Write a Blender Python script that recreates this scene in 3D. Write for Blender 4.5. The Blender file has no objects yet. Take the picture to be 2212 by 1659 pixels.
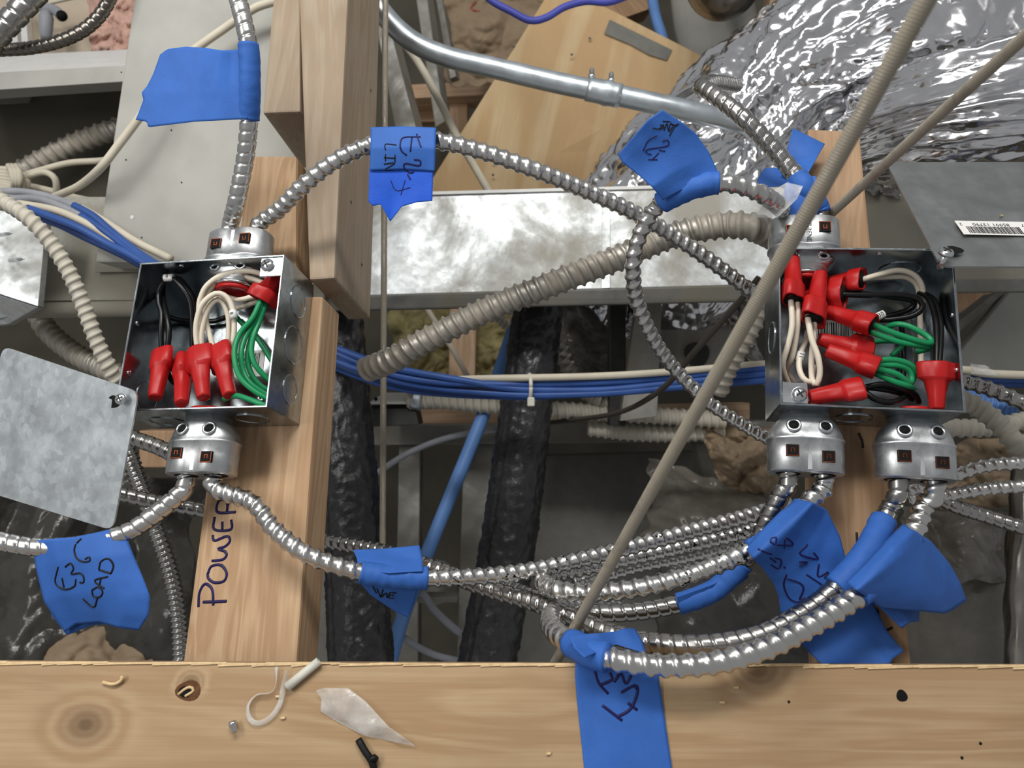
import bpy, bmesh, math, random
import numpy as np
from mathutils import Vector, Matrix, noise
from mathutils.bvhtree import BVHTree
random.seed(7)
scene = bpy.context.scene
COL = scene.collection

# ---------------------------------------------------------------- frame
# Everything is laid out in a camera-aligned frame (x right, y into the
# view, z up) and turned at the end so that gravity points down: the
# photographer looks steeply down between ceiling joists.
F = 1600.0
PITCH = math.radians(73.0)
TURN = Matrix.Rotation(-PITCH, 4, 'X')
UP = Vector((0, -math.sin(PITCH), math.cos(PITCH)))
FWD = Vector((0, math.cos(PITCH), math.sin(PITCH)))

def P(px, py, d):
    return Vector(((px - 1106) / F * d, d, (829.5 - py) / F * d))

# ---------------------------------------------------------------- camera
cam = bpy.data.cameras.new('camera')
cam.lens = 36.0 * F / 2212.0
cam.sensor_width = 36.0
cam.clip_start = 0.02
cam.dof.use_dof = True
cam.dof.focus_distance = 0.55
cam.dof.aperture_fstop = 11.0
camo = bpy.data.objects.new('camera', cam)
COL.objects.link(camo)
camo.matrix_basis = TURN @ Matrix.Rotation(math.radians(90), 4, 'X')
scene.camera = camo

# ---------------------------------------------------------------- world + lamps
wd = bpy.data.worlds.new('world'); scene.world = wd; wd.use_nodes = True
bg = wd.node_tree.nodes['Background']
bg.inputs[0].default_value = (0.97, 0.98, 1.0, 1)
bg.inputs[1].default_value = 0.30

def lamp(name, loc, target, sx, sy, watts, col=(1, 0.985, 0.95)):
    l = bpy.data.lights.new(name, 'AREA'); l.shape = 'RECTANGLE'
    l.size = sx; l.size_y = sy; l.energy = watts; l.color = col
    o = bpy.data.objects.new(name, l); COL.objects.link(o)
    z = (loc - target).normalized(); x = Vector((1, 0, 0)); y = z.cross(x).normalized(); x = y.cross(z)
    m = Matrix((x, y, z)).transposed().to_4x4(); m.translation = loc
    o.matrix_basis = TURN @ m
MID = Vector((0, .6, 0))
lamp('ceiling_strip_light', MID + UP * 1.15 + FWD * .80 + Vector((-.08, 0, 0)), MID + Vector((-.2, 0, .05)), .9, .20, 16)
lamp('ceiling_strip_light', MID + UP * 1.25 + FWD * .25 + Vector((-1.0, 0, 0)), MID, .20, 1.2, 11)

scene.view_settings.view_transform = 'Standard'
scene.view_settings.look = 'None'
scene.view_settings.gamma = 1.0
scene.view_settings.use_curve_mapping = False
scene.view_settings.exposure = 0.0

# ---------------------------------------------------------------- materials
def srgb(r, g, b):
    f = lambda c: (c / 255 / 12.92) if c / 255 <= .04045 else ((c / 255 + .055) / 1.055) ** 2.4
    return (f(r), f(g), f(b), 1)
class NT:
    def __init__(s, name):
        s.m = bpy.data.materials.new(name); s.m.use_nodes = True
        s.t = s.m.node_tree; s.b = s.t.nodes['Principled BSDF']
    def n(s, typ, **kw):
        x = s.t.nodes.new(typ)
        for k, v in kw.items():
            if k.startswith('i_'):
                key = k[2:]
                key = int(key) if key.isdigit() else key.replace('_', ' ')
                x.inputs[key].default_value = v
            else: setattr(x, k, v)
        return x
    def l(s, a, b): s.t.links.new(a, b)
    def coords(s, scale=(1, 1, 1), out='Object'):
        tc = s.n('ShaderNodeTexCoord'); mp = s.n('ShaderNodeMapping'); mp.inputs['Scale'].default_value = scale
        s.l(tc.outputs[out], mp.inputs[0]); return mp.outputs[0]
    def noise(s, vec, scale, detail=4, rough=.55, dist=0):
        x = s.n('ShaderNodeTexNoise'); x.inputs['Scale'].default_value = scale
        x.inputs['Detail'].default_value = detail; x.inputs['Roughness'].default_value = rough
        x.inputs['Distortion'].default_value = dist
        s.l(vec, x.inputs['Vector']); return x.outputs['Fac']
    def ramp(s, fac, stops):
        r = s.n('ShaderNodeValToRGB'); e = r.color_ramp.elements
        while len(e) < len(stops): e.new(.5)
        for i, (p, c) in enumerate(stops):
            e[i].position = p; e[i].color = c
        s.l(fac, r.inputs[0]); return r.outputs[0]
    def mix(s, fac, a, b):
        x = s.n('ShaderNodeMix', data_type='RGBA')
        for sock, v in ((x.inputs[0], fac), (x.inputs[6], a), (x.inputs[7], b)):
            if hasattr(v, 'is_output'): s.l(v, sock)
            else: sock.default_value = v
        return x.outputs[2]
    def bump(s, h, strength=.3, dist=.001):
        x = s.n('ShaderNodeBump'); x.inputs['Strength'].default_value = strength; x.inputs['Distance'].default_value = dist
        s.l(h, x.inputs['Height']); s.l(x.outputs[0], s.b.inputs['Normal']); return x
    def base(s, v):
        if hasattr(v, 'is_output'): s.l(v, s.b.inputs['Base Color'])
        else: s.b.inputs['Base Color'].default_value = v
    def set(s, **kw):
        for k, v in kw.items(): s.b.inputs[k.replace('_', ' ')].default_value = v
        return s
MATS = {}
def plain(name, rgb, rough=.5, metal=0, vary=.12, scale=60, bump=0, bscale=400):
    t = NT(name); c = srgb(*rgb); v = t.coords()
    lo = tuple(x * (1 - vary) for x in c[:3]) + (1,); hi = tuple(min(1, x * (1 + vary)) for x in c[:3]) + (1,)
    t.base(t.ramp(t.noise(v, scale), [(.3, lo), (.7, hi)])); t.set(Roughness=rough, Metallic=metal); t.b.inputs['Specular IOR Level'].default_value = .28
    if bump: t.bump(t.noise(v, bscale, 3), bump, .0006)
    MATS[name] = t.m; return t.m
def galv(name, rgb, rough=.34, dust=None, dust_amt=.5, spangle=True, dscale=9, metal=1.0):
    t = NT(name); v = t.coords(); c = srgb(*rgb)
    vo = t.n('ShaderNodeTexVoronoi'); vo.inputs['Scale'].default_value = 190; t.l(v, vo.inputs['Vector'])
    n1 = t.noise(v, 28, 5)
    a = t.ramp(n1, [(.3, tuple(x * .84 for x in c[:3]) + (1,)), (.7, c)])
    if spangle:
        sep = t.n('ShaderNodeSeparateColor'); t.l(vo.outputs['Color'], sep.inputs[0])
        a = t.mix(t.ramp(sep.outputs[0], [(.2, (0, 0, 0, 1)), (.9, (.45, .45, .45, 1))]), a, tuple(min(1, x * 1.35) for x in c[:3]) + (1,))
    rr = t.ramp(t.noise(v, 45, 4), [(.3, (rough * .75,) * 3 + (1,)), (.75, (min(1, rough * 1.45),) * 3 + (1,))])
    if dust:
        d = t.noise(v, dscale, 8, .62, .4)
        m = t.ramp(d, [(max(0, .62 - dust_amt * .45), (0, 0, 0, 1)), (.80 - dust_amt * .35, (1, 1, 1, 1))])
        a = t.mix(m, a, srgb(*dust)); rr = t.mix(m, rr, (.85, .85, .85, 1))
        inv = t.n('ShaderNodeMath', operation='MULTIPLY_ADD'); inv.inputs[1].default_value = -.85 * metal; inv.inputs[2].default_value = metal
        t.l(m, inv.inputs[0]); t.l(inv.outputs[0], t.b.inputs['Metallic'])
    else: t.set(Metallic=metal)
    t.base(a); t.l(rr, t.b.inputs['Roughness'])
    t.bump(t.noise(v, 160, 3), .10, .0008)
    MATS[name] = t.m; return t.m
def wood(name, light, dark, knots=(), scale=1.0, ply=False, rot=0):
    # object x runs along the grain, y is the depth, z lies across the face
    t = NT(name); tc = t.n('ShaderNodeTexCoord'); obj = tc.outputs['Object']
    if rot:
        mr = t.n('ShaderNodeMapping'); mr.inputs['Rotation'].default_value = (0, rot, 0); t.l(obj, mr.inputs[0]); obj = mr.outputs[0]
    mp = t.n('ShaderNodeMapping'); mp.inputs['Scale'].default_value = (2.2 * scale, 26 * scale, 26 * scale); t.l(obj, mp.inputs[0])
    big = t.noise(mp.outputs[0], 1.0 if not ply else .5, 3, .5, 1.6)
    wv = t.n('ShaderNodeMath', operation='MULTIPLY'); wv.inputs[1].default_value = 34.0 if not ply else 26.0; t.l(big, wv.inputs[0])
    kfac = None
    for (kx, kz, kr) in knots:
        sb = t.n('ShaderNodeVectorMath', operation='SUBTRACT'); sb.inputs[1].default_value = (kx, 0, kz); t.l(obj, sb.inputs[0])
        ml = t.n('ShaderNodeVectorMath', operation='MULTIPLY'); ml.inputs[1].default_value = (.75 / kr, 0, 1 / kr); t.l(sb.outputs[0], ml.inputs[0])
        ln = t.n('ShaderNodeVectorMath', operation='LENGTH'); t.l(ml.outputs[0], ln.inputs[0])
        mr_ = t.n('ShaderNodeMapRange'); mr_.inputs[1].default_value = 0; mr_.inputs[2].default_value = 3.2; mr_.inputs[3].default_value = 1; mr_.inputs[4].default_value = 0
        t.l(ln.outputs['Value'], mr_.inputs[0])
        pw = t.n('ShaderNodeMath', operation='POWER'); pw.inputs[1].default_value = 2.2; t.l(mr_.outputs[0], pw.inputs[0])
        if kfac is None: kfac = pw.outputs[0]
        else:
            mx = t.n('ShaderNodeMath', operation='MAXIMUM'); t.l(kfac, mx.inputs[0]); t.l(pw.outputs[0], mx.inputs[1]); kfac = mx.outputs[0]
    phase = wv.outputs[0]
    if kfac is not None:
        km = t.n('ShaderNodeMath', operation='MULTIPLY_ADD'); km.inputs[1].default_value = 26; t.l(kfac, km.inputs[0]); t.l(phase, km.inputs[2]); phase = km.outputs[0]
    sn = t.n('ShaderNodeMath', operation='SINE'); t.l(phase, sn.inputs[0])
    mm = t.n('ShaderNodeMapRange'); mm.inputs[1].default_value = -1; mm.inputs[2].default_value = 1; t.l(sn.outputs[0], mm.inputs[0])
    L = srgb(*light); D = srgb(*dark); M = tuple((a + b) / 2 for a, b in zip(L, D))
    g = t.ramp(mm.outputs[0], [(.0, L), (.55, tuple(a * .7 + b * .3 for a, b in zip(L, D))), (.9, M if not ply else tuple(a * .35 + b * .65 for a, b in zip(L, D)))])
    mp2 = t.n('ShaderNodeMapping'); mp2.inputs['Scale'].default_value = (9, 420, 420); t.l(obj, mp2.inputs[0])
    fine = t.noise(mp2.outputs[0], 1, 3, .6)
    g = t.mix(t.ramp(fine, [(.35, (.0, .0, .0, 1)), (.75, (.38, .38, .38, 1))]), g, D)
    blot = t.noise(obj, 9, 4, .6)
    g = t.mix(t.ramp(blot, [(.42, (0, 0, 0, 1)), (.75, (.45, .45, .45, 1))]), g, tuple(a * .75 for a in M[:3]) + (1,))
    if kfac is not None:
        g = t.mix(t.ramp(kfac, [(.22, (0, 0, 0, 1)), (.9, (.85, .85, .85, 1))]), g, tuple(a * .38 for a in D[:3]) + (1,))
    t.base(g); t.set(Roughness=.62); t.b.inputs['Specular IOR Level'].default_value = .3
    t.bump(fine, .25, .0006)
    MATS[name] = t.m; return t.m
def film(name, rgb, alpha=.35, rough=.18):
    t = NT(name); v = t.coords(); t.base(srgb(*rgb)); t.set(Roughness=rough)
    a = t.ramp(t.noise(v, 55, 5), [(.3, (alpha * .7,) * 3 + (1,)), (.72, (min(1, alpha * 1.5),) * 3 + (1,))])
    t.l(a, t.b.inputs['Alpha']); t.bump(t.noise(v, 90, 4), .6, .002); MATS[name] = t.m

galv('box_steel', (164, 171, 175), .21)
galv('cover_steel', (196, 202, 205), .42, metal=.85)
galv('cover_steel_bright', (160, 162, 162), .38, spangle=False, metal=.9)
galv('duct_steel', (208, 213, 215), .42, dust=(160, 156, 146), dust_amt=.5)
galv('duct_dusty', (170, 172, 170), .42, dust=(148, 143, 130), dust_amt=.95)
galv('stud_steel', (150, 150, 146), .45, dust=(120, 116, 104), dust_amt=.55, spangle=False)
galv('armor_alu', (214, 213, 210), .27, spangle=False)
galv('armor_steel', (176, 174, 170), .25, spangle=False)
galv('armor_dark', (128, 123, 116), .28, spangle=False)
galv('flex_dusty', (188, 183, 174), .38, dust=(158, 150, 136), dust_amt=.55, spangle=False, dscale=30)
galv('flex_white', (200, 197, 190), .45, dust=(190, 184, 170), dust_amt=.9, spangle=False, dscale=30)
galv('rod_zinc', (168, 160, 146), .45, dust=(150, 142, 126), dust_amt=.6, spangle=False, dscale=60, metal=.7)
galv('emt', (205, 213, 218), .38, spangle=False, metal=.9)
galv('die_cast', (188, 190, 191), .40, metal=.95)
galv('screw_zinc', (215, 218, 220), .20, spangle=False)
galv('foil', (236, 236, 238), .15, spangle=False)
galv('foil_dull', (150, 146, 140), .30, spangle=False)
galv('copper', (120, 62, 40), .40, spangle=False)
plain('print_red', (140, 76, 64), .8)
plain('panel_paint', (164, 163, 156), .5, vary=.14, scale=12)
def printed():
    t = NT('armor_printed'); v = t.coords(); c = srgb(214, 213, 210)
    m = t.ramp(t.noise(v, 420, 3, .6), [(.54, (0, 0, 0, 1)), (.58, (1, 1, 1, 1))])
    m2 = t.ramp(t.noise(v, 70, 2, .5), [(.46, (0, 0, 0, 1)), (.56, (1, 1, 1, 1))])
    k = t.n('ShaderNodeMath', operation='MULTIPLY'); t.l(m, k.inputs[0]); t.l(m2, k.inputs[1])
    t.base(t.mix(k.outputs[0], c, (.006, .006, .007, 1))); t.set(Metallic=1.0, Roughness=.28); MATS['armor_printed'] = t.m
printed()
plain('white_paint', (205, 205, 202), .45, vary=.05)
plain('beige_board', (186, 172, 152), .8, vary=.1, scale=8)
plain('pink_insulation', (188, 152, 138), .9, vary=.35, scale=30, bump=1, bscale=120)
plain('yellow_insulation', (152, 142, 100), .95, vary=.4, scale=30, bump=1, bscale=140)
plain('brown_paper', (138, 120, 98), .8, vary=.15, scale=20, bump=.3, bscale=60)
plain('tape', (50, 97, 174), .62, vary=.10, scale=40, bump=.22, bscale=700)
plain('tape_thin', (26, 82, 192), .55, vary=.12, scale=40, bump=.25, bscale=500)
plain('ink', (26, 20, 74), .5, vary=.05)
plain('ink_black', (18, 16, 20), .5, vary=.05)
plain('red_plastic', (170, 28, 28), .38, vary=.06, scale=90)
plain('wire_white', (218, 208, 190), .38, vary=.05)
plain('wire_black', (16, 16, 17), .30, vary=.2)
plain('wire_green', (30, 134, 84), .34, vary=.08)
plain('label_white', (225, 224, 220), .5, vary=.03)
plain('cable_blue', (52, 84, 148), .42, vary=.18, scale=30)
plain('cable_navy', (38, 60, 110), .40, vary=.18, scale=30)
plain('cable_grey', (140, 142, 148), .5, vary=.15, scale=30)
plain('cable_beige', (198, 190, 172), .5, vary=.1, scale=30)
plain('cable_purple', (70, 76, 160), .45, vary=.1, scale=30)
plain('pipe_blue', (92, 130, 186), .45, vary=.12, scale=20)
plain('cable_brown', (72, 66, 60), .5, vary=.1)
plain('black_foam', (40, 40, 42), .34, vary=.4, scale=120, bump=1.0, bscale=260); MATS['black_foam'].node_tree.nodes['Principled BSDF'].inputs['Specular IOR Level'].default_value = .6
plain('black_part', (12, 12, 13), .5, vary=.1)
plain('dark_hole', (6, 6, 6), .8, vary=.1)
plain('nylon', (205, 202, 190), .4, vary=.04)
plain('floor_board', (80, 76, 66), .85, vary=.25, scale=6)
plain('ceiling_board', (150, 146, 138), .9, vary=.1, scale=3)
plain('dark_metal', (52, 52, 50), .5, metal=.6, vary=.2)
plain('grey_paint', (112, 111, 105), .6, vary=.1)
plain('splinter', (208, 180, 138), .8, vary=.15, scale=200)
film('clear_film', (228, 228, 225), .30, .14)
film('dusty_film', (112, 108, 100), .86, .22)
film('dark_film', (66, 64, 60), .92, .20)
wood('wood_front', (180, 154, 120), (148, 114, 80), [(-.258, .010, .010), (.150, .042, .009), (-.198, .034, .004)], scale=.8)
wood('wood_power', (198, 168, 134), (152, 114, 80), scale=1.1)
wood('wood_post', (164, 149, 130), (144, 122, 98), scale=1.0)
wood('wood_pale', (206, 178, 148), (168, 130, 96), scale=.9)
wood('wood_joist', (172, 142, 112), (134, 100, 70), [(-.25, .0, .01)], scale=1.0)
plain('knot_brown', (96, 62, 36), .8, vary=.3, scale=300)
wood('plywood', (206, 182, 142), (184, 146, 100), ply=True, scale=.42, rot=.35)

# ---------------------------------------------------------------- object helpers
MW = {}
def props(o, label=None, cat=None, group=None, kind=None):
    for k, v in (('label', label), ('category', cat), ('group', group), ('kind', kind)):
        if v: o[k] = v
    return o
def link(o, m, parent):
    COL.objects.link(o); MW[o] = m
    if parent is None: o.matrix_basis = TURN @ m
    else:
        o.parent = parent; o.matrix_parent_inverse = MW[parent].inverted(); o.matrix_basis = m
    return o
def thing(name, loc, label, cat, group=None):
    o = bpy.data.objects.new(name, None); o.empty_display_size = .01
    link(o, Matrix.Translation(loc), None); return props(o, label, cat, group)
def mesh(name, verts, faces, mat, parent=None, smooth=True, frame=None, **kw):
    v = np.array([tuple(x) for x in verts], float)
    c = (v.min(0) + v.max(0)) / 2
    m = Matrix.Translation(Vector(c))
    v = v - c
    if frame is not None:
        v = v @ np.array(frame); m = m @ frame.to_4x4()
    me = bpy.data.meshes.new(name); me.from_pydata(v.tolist(), [], faces); me.update()
    me.materials.append(MATS[mat])
    if smooth: me.polygons.foreach_set('use_smooth', [True] * len(me.polygons))
    o = link(bpy.data.objects.new(name, me), m, parent)
    if parent is None or kw: props(o, **kw)
    return o
class MB:
    'collects vertices and faces'
    def __init__(s): s.v = []; s.f = []
    def add(s, v, f):
        o = len(s.v); s.v += [tuple(x) for x in v]; s.f += [tuple(i + o for i in q) for q in f]; return s
def xf(m, v): return [m @ Vector(p) for p in v]

def box_vf(x0, x1, y0, y1, z0, z1):
    v = [(x, y, z) for z in (z0, z1) for y in (y0, y1) for x in (x0, x1)]
    return v, [(0, 2, 3, 1), (4, 5, 7, 6), (0, 1, 5, 4), (2, 6, 7, 3), (0, 4, 6, 2), (1, 3, 7, 5)]
def bevel_vf(v, f, w, seg=2):
    bm = bmesh.new(); vs = [bm.verts.new(p) for p in v]
    for q in f: bm.faces.new([vs[i] for i in q])
    bmesh.ops.recalc_face_normals(bm, faces=bm.faces)
    bmesh.ops.bevel(bm, geom=list(bm.edges), offset=w, segments=seg, affect='EDGES', profile=.6)
    bm.verts.index_update()
    r = [tuple(x.co) for x in bm.verts], [tuple(x.index for x in q.verts) for q in bm.faces]
    bm.free(); return r
def spline(pts, step):
    'Catmull-Rom through 3-D points, evenly resampled'
    p = [np.array(tuple(q), float) for q in pts]
    p = [2 * p[0] - p[1]] + p + [2 * p[-1] - p[-2]]
    out = []
    for i in range(1, len(p) - 2):
        a, b, c, d = p[i - 1:i + 3]
        for t in np.linspace(0, 1, 24, endpoint=False):
            out.append(.5 * (2 * b + (c - a) * t + (2 * a - 5 * b + 4 * c - d) * t * t + (3 * b - a - 3 * c + d) * t ** 3))
    out.append(p[-2]); out = np.array(out)
    s = np.r_[0, np.cumsum(np.linalg.norm(np.diff(out, axis=0), axis=1))]
    n = max(2, int(round(s[-1] / step)) + 1); u = np.linspace(0, s[-1], n)
    return np.stack([np.interp(u, s, out[:, k]) for k in range(3)], 1), u
def frames(c):
    t = np.gradient(c, axis=0); t /= np.linalg.norm(t, axis=1)[:, None] + 1e-12
    a = np.array([0, -1., 0]) if abs(t[0][1]) < .9 else np.array([1., 0, 0])
    n = a - t[0] * a.dot(t[0]); n /= np.linalg.norm(n); N = []
    for i in range(len(c)):
        n = n - t[i] * n.dot(t[i]); n /= np.linalg.norm(n); N.append(n)
    N = np.array(N); return t, N, np.cross(t, N)
def sweep(c, rad, seg=16, caps=True):
    'rad: array (n,) or (n,seg)'
    t, N, B = frames(c); n = len(c); th = np.linspace(0, 2 * math.pi, seg, endpoint=False)
    r = np.asarray(rad, float)
    if r.ndim == 0: r = np.full((n, seg), float(r))
    elif r.ndim == 1: r = np.repeat(r[:, None], seg, 1)
    v = c[:, None, :] + r[:, :, None] * (np.cos(th)[None, :, None] * N[:, None, :] + np.sin(th)[None, :, None] * B[:, None, :])
    f = []
    for i in range(n - 1):
        for j in range(seg):
            k = (j + 1) % seg
            f.append((i * seg + j, (i + 1) * seg + j, (i + 1) * seg + k, i * seg + k))
    if caps: f.append(tuple(range(seg))); f.append(tuple(reversed(range((n - 1) * seg, n * seg))))
    return v.reshape(-1, 3).tolist(), f
def vec(p):
    return p if isinstance(p, Vector) else P(*p)
def wire_vf(pts, r, seg=10, step=.004):
    c, u = spline([vec(p) for p in pts], step); return sweep(c, r, seg)
def wire(name, pts, r, mat, parent=None, seg=10, step=.004, **kw):
    v, f = wire_vf(pts, r, seg, step); return mesh(name, v, f, mat, parent, **kw)
PROFILE = {
    'ridge': lambda f: .80 + .20 * (np.where(f < .60, np.sin(np.pi * f / .60), 0) ** .9) + .02 * f,
    'flat': lambda f: np.where(f < .13, .84, np.where(f < .22, .84 + (f - .13) / .09 * .115, np.where(f > .95, 1.0 - 1.6 * (f - .95), .95 + .05 * f))),
    'flex': lambda f: .81 + .19 * (np.where(f < .5, np.sin(np.pi * f / .5), 0) ** .7),
    'thread': lambda f: .90 + .10 * np.abs(2 * f - 1),
}
CABLES = {}
def armor(name, pts, R, kind, mat, label=None, cat='cable', group=None, pitch=None, seg=20, per=10, R1=None, parent=None, prints=()):
    pitch = pitch or {'ridge': 1.24 * R, 'flat': 1.20 * R, 'flex': .72 * R, 'thread': .28 * R}[kind]
    c, u = spline([vec(p) for p in pts], pitch / per)
    th = np.linspace(0, 1, seg, endpoint=False)
    f = np.mod(u[:, None] / pitch - th[None, :], 1.0)
    rr = R if R1 is None else np.linspace(R, R1, len(u))[:, None]
    r = rr * PROFILE[kind](f)
    v, fa = sweep(c, r, seg)
    o = mesh(name, v, fa, mat, parent)
    if prints:
        o.data.materials.append(MATS['armor_printed']); px = 1106 + F * c[:, 0] / c[:, 1]
        ok = np.zeros(len(c), bool)
        for a, b in prints: ok |= (px > a) & (px < b)
        idx = np.zeros(len(o.data.polygons), np.int32); k = len(c) - 1
        idx[:k * seg] = np.repeat(ok[:k], seg).astype(np.int32); o.data.polygons.foreach_set('material_index', idx)
    if parent is None: props(o, label, cat, group)
    CABLES[label or name] = (c, u); return o
def lathe_vf(prof, seg=20, rf=None):
    'prof: list of (z, r) along +z'
    v = []; f = []
    for z, r in prof:
        for j in range(seg):
            a = 2 * math.pi * j / seg
            q = r if rf is None else rf(z, r, a)
            v.append((q * math.cos(a), q * math.sin(a), z))
    n = len(prof)
    for i in range(n - 1):
        for j in range(seg):
            k = (j + 1) % seg; f.append((i * seg + j, i * seg + k, (i + 1) * seg + k, (i + 1) * seg + j))
    f.append(tuple(reversed(range(seg)))); f.append(tuple(range((n - 1) * seg, n * seg)))
    return v, f
def axis_matrix(o, z, x=None):
    z = z.normalized()
    if x is None: x = Vector((1, 0, 0)) if abs(z.x) < .8 else Vector((0, 0, 1))
    x = (x - z * x.dot(z)).normalized(); y = z.cross(x)
    m = Matrix((x, y, z)).transposed().to_4x4(); m.translation = o; return m

# planes: (point, normal pointing away from the camera)
def onp(px, py, plane, h=0.0):
    p0, n = plane; q = P(px, py, 1.0); return q * ((n.dot(p0) + h) / n.dot(q))
BL = Matrix(((.9885, .1503, .0149, -.23054), (-.148, .9448, .2922, .54803), (.0298, -.2911, .9562, .03877), (0, 0, 0, 1)))
BR = Matrix(((.9871, .1394, .0788, .24868), (-.1551, .9546, .2542, .51779), (-.0398, -.2631, .9639, .04074), (0, 0, 0, 1)))
def plane_of(m): return (m.translation.copy(), m.to_3x3().col[1].normalized())
PL_L, PL_R = plane_of(BL), plane_of(BR)
DL, DR = PL_L[1], PL_R[1]

def prism(name, quad, depth, mat, parent=None, bev=.0012, along=0, smooth=False, **kw):
    'quad: 4 points (TL,TR,BR,BL); depth: vector. along=0 grain follows TL->BL, 1: TL->TR'
    q = [vec(p) for p in quad]; v = [tuple(p) for p in q] + [tuple(p + depth) for p in q]
    f = [(0, 1, 2, 3), (7, 6, 5, 4), (0, 4, 5, 1), (1, 5, 6, 2), (2, 6, 7, 3), (3, 7, 4, 0)]
    if bev: v, f = bevel_vf(v, f, bev)
    x = (q[3] - q[0]) if along == 0 else (q[1] - q[0]); x.normalize()
    y = depth - x * depth.dot(x); y.normalize(); z = x.cross(y)
    fr = Matrix((x, y, z)).transposed()
    return mesh(name, v, f, mat, parent, smooth, frame=fr, **kw)
def coons(left, right, top, bottom, nu=26, nv=26, wr=0.0, ws=40, seed=0, bulge=0.0):
    'four boundary polylines of 3-D points -> grid of Vectors'
    def smp(pl, n):
        p = np.array([tuple(vec(q)) for q in pl]); s = np.r_[0, np.cumsum(np.linalg.norm(np.diff(p, axis=0), axis=1))]
        u = np.linspace(0, s[-1], n); return np.stack([np.interp(u, s, p[:, k]) for k in range(3)], 1)
    L, R, T, B = smp(left, nv), smp(right, nv), smp(top, nu), smp(bottom, nu)
    g = np.zeros((nv, nu, 3))
    for i in range(nv):
        b = i / (nv - 1)
        for j in range(nu):
            a = j / (nu - 1)
            g[i, j] = (1 - a) * L[i] + a * R[i] + (1 - b) * T[j] + b * B[j] - ((1 - a) * (1 - b) * L[0] + a * (1 - b) * R[0] + (1 - a) * b * L[-1] + a * b * R[-1])
            p = g[i, j]; k = 4 * a * (1 - a) * 4 * b * (1 - b)
            q = Vector((p[0] * ws + seed, p[2] * ws, p[1] * ws))
            dy = wr * (noise.noise(q) + .5 * noise.noise(q * 2.3)) - bulge * k
            g[i, j] = p * (1 + dy / np.linalg.norm(p))
    return g
def sheet_vf(g, th=.00025):
    nv, nu, _ = g.shape
    du = np.gradient(g, axis=1); dv = np.gradient(g, axis=0); n = np.cross(du, dv); n /= np.linalg.norm(n, axis=2)[:, :, None] + 1e-12
    a = (g + n * th / 2).reshape(-1, 3); b = (g - n * th / 2).reshape(-1, 3); o = nv * nu
    f = []
    for i in range(nv - 1):
        for j in range(nu - 1):
            q = (i * nu + j, i * nu + j + 1, (i + 1) * nu + j + 1, (i + 1) * nu + j)
            f.append(q[::-1]); f.append(tuple(x + o for x in q))
    rim = [j for j in range(nu)] + [i * nu + nu - 1 for i in range(1, nv)] + [(nv - 1) * nu + j for j in range(nu - 2, -1, -1)] + [i * nu for i in range(nv - 2, 0, -1)]
    for k in range(len(rim)):
        p, q = rim[k], rim[(k + 1) % len(rim)]; f.append((p, q, q + o, p + o))
    return a.tolist() + b.tolist(), f
def sheet(name, left, right, top, bottom, mat, parent=None, wr=.0012, ws=40, th=.00025, nu=26, nv=26, seed=0, bulge=0, **kw):
    g = coons(left, right, top, bottom, nu, nv, wr, ws, seed, bulge)
    v, f = sheet_vf(g, th); return mesh(name, v, f, mat, parent, **kw)
def bvh_of(objs):
    v = []; f = []
    for o in objs:
        k = len(v); v += [MW[o] @ x.co for x in o.data.vertices]; f += [tuple(i + k for i in p.vertices) for p in o.data.polygons]
    return BVHTree.FromPolygons(v, f)
def scribble(parent, targets, strokes, org, s, w=.0011, mat='ink', lift=.0003, name='marker_writing', label=None):
    'strokes read off a crop with origin org and scale s; laid on the target surfaces'
    bt = bvh_of(targets); mb = MB()
    for st in strokes:
        pts = []
        for (x, y) in st:
            px, py = org[0] + x / s, org[1] + y / s; d = P(px, py, 1).normalized()
            h = bt.ray_cast(Vector((0, 0, 0)), d)
            if h[0] is not None: pts.append(h[0] - d * lift)
        if len(pts) < 2: continue
        c, u = spline(pts, .0012)
        # keep it on the surface
        for i in range(len(c)):
            d = Vector(c[i]).normalized(); h = bt.ray_cast(Vector((0, 0, 0)), d)
            if h[0] is not None: c[i] = h[0] - d * lift
        v, f = sweep(c, w / 2, 6); cc = np.repeat(c, 6, 0); vv = np.array(v)
        dirs = cc / np.linalg.norm(cc, axis=1)[:, None]; off = vv - cc
        off -= dirs * (off * dirs).sum(1)[:, None] * .85
        mb.add((cc + off).tolist(), f)
    if mb.v: mesh(name, mb.v, mb.f, mat, parent, label=label)
def text_mesh(name, txt, m, size, mat, parent):
    cu = bpy.data.curves.new(name, 'FONT'); cu.body = txt; cu.size = size; cu.align_x = 'CENTER'; cu.align_y = 'CENTER'; cu.resolution_u = 2
    t = bpy.data.objects.new('tmp', cu); COL.objects.link(t)
    me = bpy.data.meshes.new_from_object(t.evaluated_get(bpy.context.evaluated_depsgraph_get()))
    v = [m @ x.co for x in me.vertices]; f = [tuple(p.vertices) for p in me.polygons]
    bpy.data.objects.remove(t); bpy.data.curves.remove(cu); bpy.data.meshes.remove(me)
    return mesh(name, v, f, mat, parent, False)

# ================================================================ structure
fl = MID + UP * -.95
def slab(name, centre, n, half, th, mat):
    x = Vector((1, 0, 0)); y = n.cross(x).normalized(); v = []
    for k in (0, -th):
        for a, b in ((-1, -1), (1, -1), (1, 1), (-1, 1)): v.append(tuple(centre + x * half * a + y * half * b + n * k))
    return mesh(name, v, [(0, 1, 2, 3), (7, 6, 5, 4), (0, 4, 5, 1), (1, 5, 6, 2), (2, 6, 7, 3), (3, 7, 4, 0)], mat, smooth=False, kind='structure')
slab('floor', fl, UP, 2.2, .03, 'floor_board')

def back(d, py=900):   # plane square to the view at depth d
    return (Vector((0, d, 0)), Vector((0, 1, 0)))
YV = Vector((0, 1, 0))
TH = lambda t: DL * t

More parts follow.
